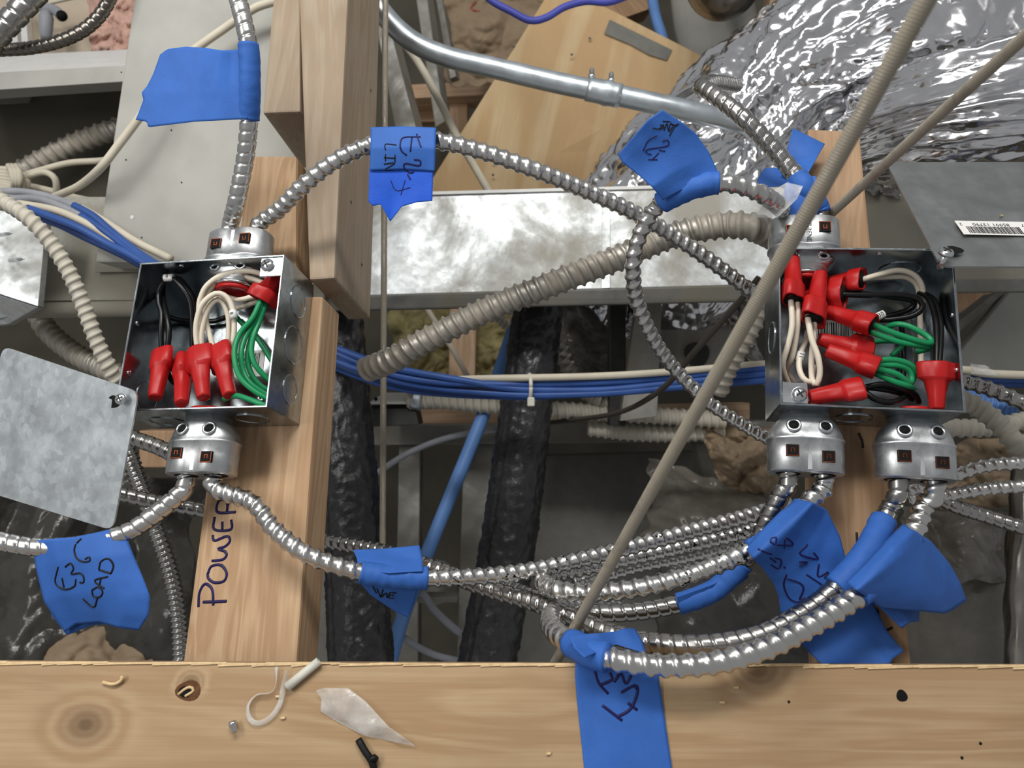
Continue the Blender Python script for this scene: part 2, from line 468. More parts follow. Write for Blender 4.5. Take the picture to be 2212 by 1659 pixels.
# ---------------------------------------------------------------- lumber
PF = (P(1106, 1433, .458), Vector((0, math.cos(math.radians(19)), -math.sin(math.radians(19)))))
front = prism('timber_joist', [onp(-260, 1429, PF), onp(2480, 1439, PF), onp(2480, 1800, PF), onp(-260, 1800, PF)], PF[1] * .038, 'wood_front', along=1, bev=.0016,
              label='long knotted wooden joist across the bottom, scattered with scraps', cat='joist')
# splintered far arris of the joist
random.seed(3)
mb = MB(); x = -60
while x < 2280:
    w = random.uniform(30, 150); y = 1429 + 10 * (x + 260) / 2740 + random.uniform(-1.0, 1.0)
    t = random.uniform(3, 8)
    a, b = onp(x, y - 1, PF, -.0004), onp(x + w, y - 1 + random.uniform(-1, 1), PF, -.0004); c, e = onp(x + w, y + t * .4, PF, -.0009), onp(x, y + t, PF, -.0009)
    q = [a, b, c, e]; mb.add([tuple(p) for p in q] + [tuple(p + PF[1] * .0016) for p in q], [(0, 1, 2, 3), (7, 6, 5, 4), (0, 4, 5, 1), (1, 5, 6, 2), (2, 6, 7, 3), (3, 7, 4, 0)])
    x += w * random.uniform(.35, .8)
mesh('splintered_edge', mb.v, mb.f, 'splinter', front, False, kind='stuff')
def spot(px, py, r, plane, parent, name='nail_hole', mat='dark_hole', sq=1.0, h=-.0002):
    c = onp(px, py, plane, h); z = plane[1]; m = axis_matrix(c, z, Vector((1, 0, 0)))
    v = []; n = 18
    for k, rr in ((-.0001, r), (.0009, r * .75)):
        for j in range(n):
            a = 2 * math.pi * j / n; q = rr * (1 + .06 * math.sin(3 * a + px))
            v.append(tuple(m @ Vector((q * math.cos(a) * sq, q * math.sin(a), k))))
    f = [tuple(range(n))] + [(j, (j + 1) % n, n + (j + 1) % n, n + j) for j in range(n)] + [tuple(range(2 * n - 1, n - 1, -1))]
    return mesh(name, v, f, mat, parent, False)
spot(1948, 1503, .0034, PF, front); spot(2118, 1606, .0009, PF, front); spot(2078, 1637, .0009, PF, front); spot(1704, 1516, .0008, PF, front)
k = spot(407, 1492, .0058, PF, front, 'knot_recess', 'knot_brown', sq=1.35); spot(400, 1494, .0034, PF, front, 'knot_hole', sq=1.2, h=-.0004)
v, f = wire_vf([onp(385, 1500, PF, -.0004), onp(400, 1488, PF, -.001), onp(412, 1484, PF, -.001), onp(418, 1492, PF, -.0004), onp(400, 1504, PF, -.0004)], .0009, 6, .002)
mesh('knot_splinter', v, f, 'splinter', front)

JL = (PL_L[0] + DL * .0545, DL)
power = prism('timber_joist', [onp(500, 640, JL), onp(697, 640, JL), onp(638, 1470, JL), onp(390, 1470, JL)], DL * .038, 'wood_power', bev=.0022,
              label='wooden joist marked POWER under the left junction box', cat='joist')
S = 3.016
scribble(power, [power], [[(1295, 1300), (1300, 1215), (1325, 1160), (1350, 1152), (1385, 1190), (1392, 1290)], [(1475, 1262), (1400, 1266), (1325, 1268)],
    [(1355, 1085), (1380, 1035), (1440, 1028), (1478, 1078), (1462, 1130), (1400, 1142), (1360, 1115), (1355, 1080)],
    [(1388, 832), (1400, 868), (1480, 840), (1500, 870), (1470, 905), (1422, 922), (1465, 938), (1478, 965), (1450, 992), (1382, 1000)],
    [(1400, 715), (1398, 795), (1505, 795), (1508, 732)], [(1450, 795), (1450, 745)],
    [(1535, 682), (1420, 684), (1422, 620), (1455, 598), (1482, 630), (1480, 680)], [(1482, 640), (1525, 580), (1535, 590)]],
    (0, 880), S, .0022, 'ink', label='word POWER in dark blue marker')
up = prism('wood_block', [onp(537, 336, JL), onp(640, 336, JL), onp(640, 640, JL), onp(500, 640, JL)], DL * .038, 'wood_power', bev=.003,
           label='short wooden block behind the connector atop the left box', cat='block')
JP = (JL[0] - DL * .003, DL)
post = prism('stud', [onp(636, -280, JP), onp(764, -280, JP), onp(722, 601, JP), onp(668, 604, JP)], DL * .089, 'wood_post', bev=.002,
             label='upright stud with cut end above the left box', cat='stud')
def screw_flat(px, py, plane, parent, r=.003):
    m = axis_matrix(onp(px, py, plane), -plane[1])
    v, f = lathe_vf([(-.001, r), (.0003, r), (.0005, r * .8)], 14); o = mesh('wood_screw', xf(m, v), f, 'dark_metal', parent)
    for a in (0, math.pi / 2):
        bv, bf = box_vf(-r * .7, r * .7, -r * .14, r * .14, .0004, .0007); mesh('slot', xf(m @ Matrix.Rotation(a, 4, 'Z'), bv), bf, 'dark_hole', o, False)
# screws on the lit right side of the stud
side = (onp(735, 300, JP), (onp(722, 601, JP) - onp(752, -30, JP)).cross(DL).normalized())
for px, py in ((757, 437), (780, 572), (800, 196)):
    sd = side if side[1].dot(P(px, py, 1)) > 0 else (side[0], -side[1])
    screw_flat(px, py, sd, post, .0028)
prism('wood_block', [onp(615, -260, JL, .004), onp(648, -260, JL, .004), onp(648, 241, JL, .004), onp(567, 244, JL, .004)], DL * .089, 'wood_post', bev=.002,
      label='pale wooden block with sawn end between grey panel and stud', cat='block')
JR = (PL_R[0] + DR * .0545, DR)
rj = prism('timber_joist', [onp(1745, 278, JR), onp(1857, 284, JR), onp(1972, 1470, JR), onp(1775, 1470, JR)], DR * .038, 'wood_joist', bev=.002,
           label='wooden joist carrying the right junction box', cat='joist')
for st_ in ([(765, 790), (768, 860)], [(845, 1210), (885, 1235), (880, 1290)], [(910, 1335), (940, 1345), (968, 1330)], [(775, 225), (795, 270), (800, 310)]):
    scribble(rj, [rj], [st_], (1560, 850), 2.633, .0016, 'ink_black', name='marker_stroke')

# ---------------------------------------------------------------- junction boxes
HS, BD, WT = .0595, .054, .0016
def disc_vf(r, t, n=28, ring=0):
    return lathe_vf([(0, r), (t, r), (t, r * .93), (t * .4, r * .90)], n)
def junction_box(m, label, tab, kos, side_holes):
    base = m @ Vector((0, BD, 0)); t = thing('junction_box', base, label, 'electrical box')
    mb = MB()
    bv, bf = box_vf(-HS, HS, BD - WT, BD, -HS, HS); mesh('back_plate', xf(m, bv), bf, 'box_steel', t, False)
    for (a, b, c, d) in ((-HS, HS, HS - WT, HS), (-HS, HS, -HS, -HS + WT), (-HS, -HS + WT, -HS, HS), (HS - WT, HS, -HS, HS)):
        bv, bf = box_vf(a, b, 0, BD - WT * .5, c, d); bv, bf = bevel_vf(bv, bf, .0004, 1)
        w = mesh('side_wall', xf(m, bv), bf, 'box_steel', t, False)
        hor = (b - a) > .05
        # two small screw holes close to the rim and punched lugs
        for q in (-.028, .012):
            if hor: c0 = Vector((q, .006, c if c > 0 else d)); ax = Vector((0, 0, -1 if c > 0 else 1))
            else: c0 = Vector((b if a < 0 else a, .007, q)); ax = Vector((1 if a < 0 else -1, 0, 0))
            hv, hf = lathe_vf([(-.0002, .0019), (.0006, .0019), (.0008, .0012)], 10)
            mesh('rim_lug', xf(m @ axis_matrix(c0, ax), hv), hf, 'screw_zinc', w)
    for (sidek, u, dep, r) in kos:
        if sidek == 'right': c0, ax = Vector((HS, dep, u)), Vector((1, 0, 0))
        elif sidek == 'left': c0, ax = Vector((-HS, dep, u)), Vector((-1, 0, 0))
        elif sidek == 'bottom': c0, ax = Vector((u, dep, -HS)), Vector((0, 0, -1))
        elif sidek == 'top_in': c0, ax = Vector((u, dep, HS - WT)), Vector((0, 0, -1))
        elif sidek == 'right_in': c0, ax = Vector((HS - WT, dep, u)), Vector((-1, 0, 0))
        elif sidek == 'left_in': c0, ax = Vector((-HS + WT, dep, u)), Vector((1, 0, 0))
        else: c0, ax = Vector((u, BD - WT, dep)), Vector((0, -1, 0))
        hv, hf = lathe_vf([(-.0002, r), (.0005, r), (.0007, r * .985), (.0005, r * .95), (.0001, r * .93), (.0001, r * .2)], 36)
        mesh('knockout', xf(m @ axis_matrix(c0, ax), hv), hf, 'box_steel', t, False)
    # corner ear with its screw
    sx, sz = tab
    x0, x1 = sorted((sx * (HS - WT), sx * (HS - .019))); z0, z1 = sorted((sz * (HS - WT), sz * (HS - .017)))
    bv, bf = box_vf(x0, x1, .001, .0026, z0, z1); bv, bf = bevel_vf(bv, bf, .0005, 1)
    ear = mesh('cover_ear', xf(m, bv), bf, 'screw_zinc', t, False)
    screw(m @ Vector((sx * (HS - .013), .001, sz * (HS - .008))), -(m.to_3x3().col[1]), .0052, t)
    return t
def screw(loc, ax, r, parent=None, name='screw', shaft=0, **kw):
    m = axis_matrix(loc, ax)
    v, f = lathe_vf([(0, r), (r * .25, r), (r * .55, r * .8), (r * .68, r * .4), (r * .7, .0002)], 18)
    if shaft:
        v2, f2 = lathe_vf([(-shaft, r * .3), (-shaft + .001, r * .45), (0, r * .45)], 10); k = len(v); v = v + v2; f = f + [tuple(i + k for i in q) for q in f2]
    o = mesh(name, xf(m, v), f, 'screw_zinc', parent, **kw)
    if parent is None or True:
        for a in (.5, .5 + math.pi / 2):
            bv, bf = box_vf(-r * .6, r * .6, -r * .11, r * .11, r * .5, r * .72)
            if parent is None: mesh('slot', xf(m @ Matrix.Rotation(a, 4, 'Z'), bv), bf, 'dark_metal', o, False)
            else:
                mesh('screw_slot', xf(m @ Matrix.Rotation(a, 4, 'Z'), bv), bf, 'dark_metal', parent, False)
    return o
boxL = junction_box(BL, 'left steel junction box on the POWER joist, four red caps in a row', (1, 1),
    [('right', .034, .030, .013), ('right', -.002, .030, .015), ('right', -.037, .032, .0115), ('bottom', .033, .030, .013), ('bottom', -.037, .032, .013), ('left_in', -.040, .032, .013)], 0)
boxR = junction_box(BR, 'right steel junction box below the shiny foil duct, nine red caps', (-1, -1),
    [('bottom', -.003, .030, .013), ('top_in', .035, .034, .015), ('left', -.002, .026, .012)], 0)
for m, bx, (lx, lz), mir in ((BL, boxL, (.004, -.008), 0), (BR, boxR, (-.005, .012), 1)):
    y = BD - WT - .0004
    bv, bf = box_vf(lx - .021, lx + .021, y, y + .0003, lz - .011, lz + .011); lab = mesh('barcode_label', xf(m, bv), bf, 'label_white', bx, False)
    mb = MB(); x = lx - .017; random.seed(5)
    while x < lx + .017:
        w = random.choice((.0004, .0007, .001)); v_, f_ = box_vf(x, x + w, y - .0002, y, lz - .003, lz + .009); mb.add(v_, f_); x += w + random.choice((.0005, .0008))
    mesh('barcode', xf(m, mb.v), mb.f, 'ink_black', lab, False)
# mounting screw seen on the back of the left box
screw(BL @ Vector((.026, BD - WT, -.036)), -DL, .0055, boxL)

# ---------------------------------------------------------------- duplex cable connectors
def connector(m, x0, y0, sgn, label, open_tilt=0):
    'sgn -1: hangs below the box, +1: stands on its top'
    o = m @ Vector((x0, y0, sgn * HS - (.011 if sgn > 0 else 0))); ax = m.to_3x3().col[2] * sgn; xx = m.to_3x3().col[0]; yy = m.to_3x3().col[1]
    M = Matrix((xx, yy, ax)).transposed().to_4x4(); M.translation = o
    t = thing('cable_connector', o, label, 'connector', 'duplex cable connectors on the junction boxes')
    SEC = [(0, .0165, .0135, 0), (.004, .0165, .0135, 0), (.0042, .0172, .0138, 0), (.0060, .0196, .0146, 0), (.0085, .0217, .0152, .01), (.0115, .0234, .0157, .02), (.0150, .0247, .0162, .04), (.0185, .0255, .0166, .06),
           (.0190, .0264, .0172, .08), (.0205, .0264, .0172, .10), (.0209, .0258, .0166, .12), (.030, .0257, .0165, .16), (.0425, .0256, .0164, .18), (.0432, .0250, .0158, .18)]
    def ring(z, a, b, w, n=48):
        out = []
        for j in range(n):
            th = 2 * math.pi * j / n; c, s = math.cos(th), math.sin(th); e = 2 / 2.6
            x = a * math.copysign(abs(c) ** e, c); y = b * math.copysign(abs(s) ** e, s)
            y *= 1 - w * math.exp(-(x / .0055) ** 2); out.append((x, y, z))
        return out
    v = []; f = []; n = 48
    for s_ in SEC: v += ring(*s_)
    for i in range(len(SEC) - 1):
        for j in range(n): k = (j + 1) % n; f.append((i * n + j, i * n + k, (i + 1) * n + k, (i + 1) * n + j))
    f.append(tuple(reversed(range(n)))); f.append(tuple(range((len(SEC) - 1) * n, len(SEC) * n)))
    if M.determinant() < 0: f = [q[::-1] for q in f]
    body = mesh('body', xf(M, v), f, 'die_cast', t)
    bv, bf = box_vf(-.0018, .0018, -.0141, -.0130, .0215, .0420); bv, bf = bevel_vf(bv, bf, .0004, 1); mesh('seam_rib', xf(M, bv), bf, 'die_cast', t, False)
    for s in (-1, 1):
        # dark entry mouth, sleeve, peep hole, spring window
        hv, hf = lathe_vf([(0, .0085), (.0006, .0085)], 20); mesh('cable_mouth', xf(M @ Matrix.Translation((s * .0118, 0, .0428)), hv), hf, 'dark_hole', t)
        c0 = Vector((s * .0105, -.0146, .0115)); nrm = Vector((s * .12, -.96, -.25))
        c, u = np.array([[math.cos(a) * .0039, math.sin(a) * .0039, 0] for a in np.linspace(0, 2 * math.pi, 20)]), 0
        rv = []; rf = []
        for i in range(20):
            for j in range(8):
                A = 2 * math.pi * i / 20; B = 2 * math.pi * j / 8; rr = .0041 + .0011 * math.cos(B); rv.append((rr * math.cos(A), rr * math.sin(A), .0011 * math.sin(B)))
                rf.append((i * 8 + j, ((i + 1) % 20) * 8 + j, ((i + 1) % 20) * 8 + (j + 1) % 8, i * 8 + (j + 1) % 8))
        mm = M @ axis_matrix(c0 + nrm.normalized() * .0011, nrm); pe = mesh('peep_ring', xf(mm, rv), rf, 'screw_zinc', t)
        hv, hf = lathe_vf([(-.0015, .0033), (.0002, .0033)], 16); mesh('peep_hole', xf(mm, hv), hf, 'dark_hole', pe)
        zc = .031 + s * .0016; bv, bf = box_vf(s * .0118 - .0042, s * .0118 + .0042, -.0168, -.014, zc - .0040, zc + .0040)
        wn = mesh('spring_window', xf(M, bv), bf, 'dark_hole', t, False)
        mb = MB()
        for q in ((-.0042, -.0037, -.0040, .0040), (.0037, .0042, -.0040, .0040), (-.0042, .0042, .0034, .0040), (-.0014, -.0008, -.0012, .0012), (.0008, .0014, -.0012, .0012), (-.0014, .0014, -.0018, -.0012)):
            bv, bf = box_vf(s * .0118 + q[0], s * .0118 + q[1], -.0170, -.0165, zc + q[2], zc + q[3]); mb.add(bv, bf)
        mesh('copper_spring', xf(M, mb.v), mb.f, 'copper', wn, False)
    # bushing and locknut inside the box
    hv, hf = lathe_vf([(.0016, .0165), (.0032, .0165), (.0036, .0155)], 24); I = Matrix.Translation((0, 0, 0)) @ Matrix.Rotation(math.pi, 4, 'X'); mesh('locknut', xf(M @ I, hv), hf, 'screw_zinc', t)
    hv, hf = lathe_vf([(.0034, .0148), (.0062, .0148), (.0068, .0138), (.0068, .0100), (.004, .0098)], 24); mesh('bushing', xf(M @ I, hv), hf, 'red_plastic', t)
    return M
CLt = connector(BL, .0075, .026, 1, 'die-cast connector on top of the left junction box')
CLb = connector(BL, .000, .027, -1, 'die-cast connector hanging below the left junction box')
CRt = connector(BR, -.0355, .026, 1, 'die-cast connector on top of the right junction box')
CRa = connector(BR, -.0375, .027, -1, 'die-cast connector below the right box, beside the thin ribbed cable end')
CRb = connector(BR, .0350, .027, -1, 'die-cast connector below the right box, nearest the right frame edge')
text_mesh('raised_lettering', 'PAT.PEND', CRt @ Matrix.Translation((.0005, -.0153, .031)) @ axis_matrix(Vector((0, 0, 0)), Vector((0, -1, 0)), Vector((0, 0, -1))), .0052, 'dark_metal', [o for o in MW if o.get('label', '').startswith('die-cast connector on top of the right')][0])

def mouth(M, s, z): return M @ Vector((s * .0118, 0, z))

# ---------------------------------------------------------------- armoured cables
R0 = .0069
G_ = 'armoured cables wired to the junction boxes'
armor('armored_cable', [mouth(CLt, -1, .036), mouth(CLt, -1, .055), (512, 430, .585), (530, 340, .575), (538, 260, .565), (540, 180, .555), (537, 100, .55), (527, 50, .55), (512, -10, .55), (495, -70, .55), (460, -190, .56), (430, -320, .58)], R0, 'flat', 'armor_alu',
      'smooth-ribbed metal cable rising from the left box through the blank blue flag')
armor('armored_cable', [mouth(CLt, 1, .036), mouth(CLt, 1, .052), (603, 452, .59), (650, 405, .575), (720, 350, .565), (795, 315, .56), (870, 298, .56), (950, 305, .56), (1050, 330, .565), (1150, 365, .57), (1250, 405, .585), (1350, 450, .60), (1440, 500, .62), (1530, 560, .63), (1610, 620, .64), (1640, 650, .66)], R0, 'ridge', 'armor_alu',
      'ridged metal cable arching from the left box across the grey duct')
armor('armored_cable', [mouth(CRt, -1, .036), mouth(CRt, -1, .05), (1660, 428, .53), (1600, 402, .52), (1540, 396, .52), (1480, 412, .525), (1420, 446, .54), (1385, 500, .55), (1367, 570, .56), (1376, 650, .58), (1410, 730, .60), (1460, 800, .62), (1530, 868, .63), (1600, 915, .635), (1670, 952, .64), (1740, 970, .66)], R0, 'ridge', 'armor_alu',
      'ridged metal cable looping down beside the slanting rod from the right box top', R1=R0 * .86)
armor('flexible_conduit', [(790, 800, .70), (850, 775, .68), (920, 735, .67), (1050, 670, .66), (1200, 610, .65), (1330, 560, .65), (1450, 510, .65), (1560, 487, .64), (1630, 492, .63), (1700, 525, .66)], .0125, 'flex', 'flex_dusty',
      'thick dusty grey flexible conduit slanting across the middle', 'conduit', pitch=.0088, seg=26, per=9)
armor('armored_cable', [mouth(CRt, 1, .036), mouth(CRt, 1, .055), (1738, 410, .565), (1715, 375, .57), (1660, 310, .575), (1600, 250, .58), (1535, 200, .60), (1515, 187, .62), (1540, 178, .66), (1590, 185, .72)], R0 * 1.02, 'flat', 'armor_steel',
      'smooth-ribbed steel cable bent in front of the foil duct')
armor('armored_cable', [mouth(CLb, -1, .036), mouth(CLb, -1, .052), (375, 1078, .54), (320, 1122, .535), (270, 1152, .532), (180, 1176, .53), (80, 1182, .53), (-20, 1165, .53), (-120, 1140, .53), (-300, 1110, .54)], R0, 'flat', 'armor_alu',
      'smooth-ribbed cable from the left box through the E35 LOAD tape')
armor('armored_cable', [mouth(CLb, 1, .036), mouth(CLb, 1, .052), (545, 1085, .533), (590, 1140, .525), (650, 1190, .52), (720, 1220, .522), (780, 1236, .526), (850, 1246, .53), (930, 1249, .535), (1030, 1246, .545), (1130, 1235, .56), (1250, 1210, .575), (1350, 1185, .59), (1500, 1145, .61), (1640, 1108, .63), (1700, 1085, .66)], R0, 'ridge', 'armor_alu',
      'long ridged cable from the left box bottom under the folded LINE tape', prints=((935, 990), (1040, 1115), (1190, 1220), (1300, 1360), (1395, 1430)))
armor('armored_cable', [(255, 1066, .66), (340, 1085, .67), (440, 1103, .68), (560, 1135, .70), (655, 1160, .68), (740, 1175, .66), (820, 1190, .64), (930, 1225, .60), (1050, 1270, .575), (1150, 1300, .555), (1240, 1335, .53), (1340, 1375, .505), (1450, 1393, .485), (1560, 1390, .475), (1660, 1366, .475), (1760, 1308, .485), (1830, 1245, .49), (1880, 1180, .50), (1915, 1110, .515), mouth(CRb, -1, .052), mouth(CRb, -1, .036)], R0, 'flat', 'armor_steel',
      'long smooth-ribbed cable running behind the POWER joist to the far right connector')
armor('armored_cable', [mouth(CRb, 1, .036), mouth(CRb, 1, .052), (1995, 1095, .512), (1975, 1150, .50), (1930, 1220, .485), (1850, 1290, .465), (1750, 1352, .45), (1650, 1402, .44), (1540, 1432, .435), (1420, 1437, .437), (1310, 1421, .445), (1240, 1392, .465), (1200, 1365, .49), (1188, 1335, .52), (1215, 1312, .55), (1280, 1310, .575), (1340, 1318, .60)], R0 * 1.05, 'ridge', 'armor_alu',
      'shiny ridged cable sweeping in front of the bottom joist')
armor('armored_cable', [mouth(CRa, 1, .036), mouth(CRa, 1, .052), (1745, 1085, .512), (1700, 1130, .508), (1640, 1180, .505), (1560, 1215, .50), (1480, 1245, .50), (1380, 1270, .505), (1280, 1280, .52), (1205, 1274, .535), (1172, 1256, .56), (1195, 1240, .585), (1260, 1228, .605), (1350, 1208, .62), (1480, 1180, .635), (1600, 1152, .65), (1660, 1132, .66)], R0 * 1.02, 'ridge', 'armor_alu',
      'ridged cable with black smudges looping back left of the DIR tape', prints=((1380, 1500), (1540, 1640)))
armor('armored_cable', [mouth(CRa, -1, .036), mouth(CRa, -1, .052), (1690, 1062, .525), (1660, 1120, .53), (1625, 1190, .54), (1560, 1262, .545), (1500, 1294, .545), (1400, 1318, .55), (1300, 1324, .555), (1220, 1312, .575), (1150, 1288, .60), (1090, 1265, .63)], R0, 'flat', 'armor_steel',
      'smooth-ribbed cable passing under the small dark tape wrap')
for pts, lab in (([(1240, 1262, .62), (1300, 1245, .625), (1380, 1222, .635), (1480, 1203, .645), (1600, 1172, .66), (1660, 1150, .68)], 'hindmost thin ridged cable in the bunch left of the DIR tape'),):
    armor('armored_cable', pts, R0 * .95, 'ridge', 'armor_alu', lab)
# right-hand stubs
for pts, r, kind, mat, lab in (
    ([(1960, 1062, .66), (2030, 1040, .65), (2120, 1008, .64), (2212, 1000, .63), (2300, 1000, .63)], R0 * .92, 'ridge', 'armor_alu', 'uppermost of three thin ridged cables leaving at right edge'),
    ([(1960, 1078, .66), (2040, 1070, .65), (2130, 1056, .64), (2212, 1050, .63), (2300, 1045, .63)], R0 * .92, 'ridge', 'armor_alu', 'middle of three thin ridged cables leaving at right edge'),
    ([(1950, 1040, .67), (2000, 1060, .66), (2060, 1092, .65), (2130, 1115, .65), (2210, 1140, .64), (2300, 1165, .64)], R0 * .95, 'flat', 'armor_steel', 'lowest of three thin cables leaving at right edge'),
    ([(2040, 815, .66), (2090, 826, .66), (2150, 845, .65), (2212, 872, .64), (2300, 920, .64)], R0 * 1.05, 'ridge', 'armor_steel', 'ridged steel cable right of the right box below the white cable'),
):
    armor('armored_cable', pts, r, kind, mat, lab)
for pts, r, lab in (
    ([(2060, 860, .70), (2110, 880, .70), (2160, 918, .69), (2200, 965, .68), (2250, 1030, .68)], .0105, 'pale flexible conduit curving down at the right edge'),
    ([(1990, 922, .80), (2080, 925, .80), (2150, 922, .80), (2230, 905, .80), (2300, 895, .80)], .0105, 'pale flexible conduit lying level behind the right connector'),
):
    armor('flexible_conduit', pts, r, 'flex', 'flex_white', lab, 'conduit', pitch=.0095)
# left-hand background cables
armor('armored_cable', [(200, 905, .68), (285, 945, .67), (340, 965, .665), (395, 992, .66), (450, 1020, .67)], R0 * 1.05, 'flat', 'armor_steel', 'short smooth-ribbed cable behind the left cover plate and lower connector')
armor('armored_cable', [(225, 880, .72), (270, 960, .71), (300, 1040, .70), (340, 1150, .69), (372, 1250, .69), (388, 1350, .69), (392, 1450, .69)], R0 * 1.15, 'ridge', 'armor_steel', 'ridged cable dropping beside the POWER joist behind the LOAD tape', pitch=.0052)
armor('armored_cable', [(-320, 300, .68), (-180, 325, .67), (-60, 385, .66), (0, 430, .655), (60, 470, .65), (110, 525, .655), (150, 590, .66), (180, 660, .665), (210, 740, .67), (245, 810, .68), (280, 870, .70)], R0 * 1.05, 'ridge', 'flex_white', 'pale ridged cable curving down left of the left junction box', pitch=.0072)
armor('flexible_conduit', [(70, 650, .94), (100, 710, .93), (150, 755, .92), (200, 785, .91), (260, 810, .90), (330, 830, .90)], .0136, 'flex', 'flex_dusty', 'dusty grey conduit below the left duct end', 'conduit', pitch=.0105)
armor('flexible_conduit', [(-40, 405, 1.12), (40, 372, 1.12), (130, 325, 1.12), (200, 295, 1.12), (300, 262, 1.12)], .0165, 'flex', 'flex_dusty', 'dusty flexible conduit in the dark gap at upper left', 'conduit', pitch=.014)
armor('armored_cable', [(-40, 118, .75), (0, 70, .75), (60, 5, .75), (100, -40, .75), (180, -130, .76), (280, -230, .78)], .0118, 'flat', 'armor_steel', 'thick smooth-ribbed cable cutting the top left corner', pitch=.0135)
armor('armored_cable', [(-60, 110, .78), (0, 108, .78), (70, 103, .78), (140, 85, .78), (190, 58, .78), (225, 20, .78), (245, -30, .78), (258, -120, .78), (262, -260, .78)], .0068, 'flat', 'armor_dark', 'dark smooth cable curving around the top left corner', pitch=.0075)
for pts, r, lab in (
    ([(880, 866, 1.0), (960, 866, 1.0), (1060, 876, 1.0), (1180, 884, 1.0), (1320, 892, 1.0), (1450, 900, 1.0), (1565, 908, 1.0)], .0125, 'pale flexible conduit behind the black pipes leaving the small steel box'),
    ([(1270, 925, 1.02), (1360, 935, 1.02), (1460, 938, 1.02), (1562, 932, 1.02)], .0120, 'lower pale conduit end left of the slanting rod'),
    ([(1195, 690, 1.0), (1215, 760, 1.0), (1245, 825, 1.0), (1300, 870, 1.0), (1350, 880, 1.01)], .0125, 'dim conduit curving down right of the black pipe'),
    ([(1640, 640, .78), (1630, 690, .78), (1600, 745, .78), (1570, 800, .79), (1550, 850, .8)], .0115, 'dark conduit hidden behind the slanting rod left of right box'),
    ([(1050, 655, 1.05), (1090, 700, 1.05), (1150, 745, 1.05)], .0075, 'thin pale conduit behind the thick grey conduit'),
):
    armor('flexible_conduit', pts, r, 'flex', 'flex_white' if 'pale' in lab else 'flex_dusty', lab, 'conduit', pitch=r * .85)

# ---------------------------------------------------------------- threaded rods
def rod(pts, R, label):
    armor('threaded_rod', pts, R, 'thread', 'rod_zinc', label, 'rod', pitch=.00125, seg=12, per=4)
def dline(a, b, n=9):
    'straight line in space between two pixel+depth points'
    A, B = P(*a), P(*b); return [A.lerp(B, i / (n - 1)) for i in range(n)]
RA, RB = P(2060, -105, .245), P(1190, 1448, .515)
rod([RA + (RA - RB) * .35, RA, RB], .0036, 'thick threaded rod slanting across in front of the right box')
RA, RB = P(2300, 0, .350), P(1784, 472, .588)
rod([RA + (RA - RB) * .5, RA, RB], .0036, 'thin threaded rod slanting from the right edge to the right connector')
rod(dline((834, -330, .81), (826, 1260, .75), 3), .0034, 'upright threaded rod beside the tall stud')

# ---------------------------------------------------------------- wires and wire nuts in the boxes
def BP(plane):
    return lambda px, py, h: onp(px, py, plane, h)
def wires(plane, rows, r=.0021):
    bp = BP(plane)
    for mat, lab, pts in rows:
        wire({'wire_white': 'white_wire', 'wire_black': 'black_wire', 'wire_green': 'green_wire'}[mat], [bp(*p) for p in pts], r, mat, None, 10, .003, label=lab, cat='wire')
def wire_nut(a, b, roll, label, sc=1.0):
    'a: open skirt end, b: tip'
    L = (b - a).length; z = (b - a).normalized()
    m = axis_matrix(a, z, Vector((math.cos(roll), 0, math.sin(roll)))) if abs(z.y) < .9 else axis_matrix(a, z)
    # wings lie across the axis; roll is about the axis
    x = z.cross(Vector((0, 1, 0))).normalized(); x = Matrix.Rotation(roll, 3, z) @ x
    m = axis_matrix(a, z, x)
    def rf(zz, r, th):
        k = zz / L
        wing = (.0046 * sc) * max(0, 1 - max(0, (k - .33) / .14)) * abs(math.cos(th)) ** 8
        return r * (1 + .025 * math.cos(6 * th)) + wing
    prof = [(.004, .0055), (.0005, .0070), (0, .0078), (L * .03, .0083), (L * .33, .0080), (L * .345, .0079), (L * .40, .0067), (L * .415, .0064), (L * .7, .0057), (L * .96, .0050), (L * .99, .0046), (L, .0040)]
    prof = [(z_, r_ * sc) for z_, r_ in prof]
    v, f = lathe_vf(prof, 32, rf)
    o = mesh('wire_nut', xf(m, v), f, 'red_plastic', None, label=label, cat='wire nut', group='red wire nuts in the junction boxes')
    hv, hf = lathe_vf([(.0006, .0062 * sc), (.0012, .0062 * sc)], 20); mesh('skirt_mouth', xf(m, hv), hf, 'dark_hole', o)
    return o
bl, br = BP(PL_L), BP(PL_R)
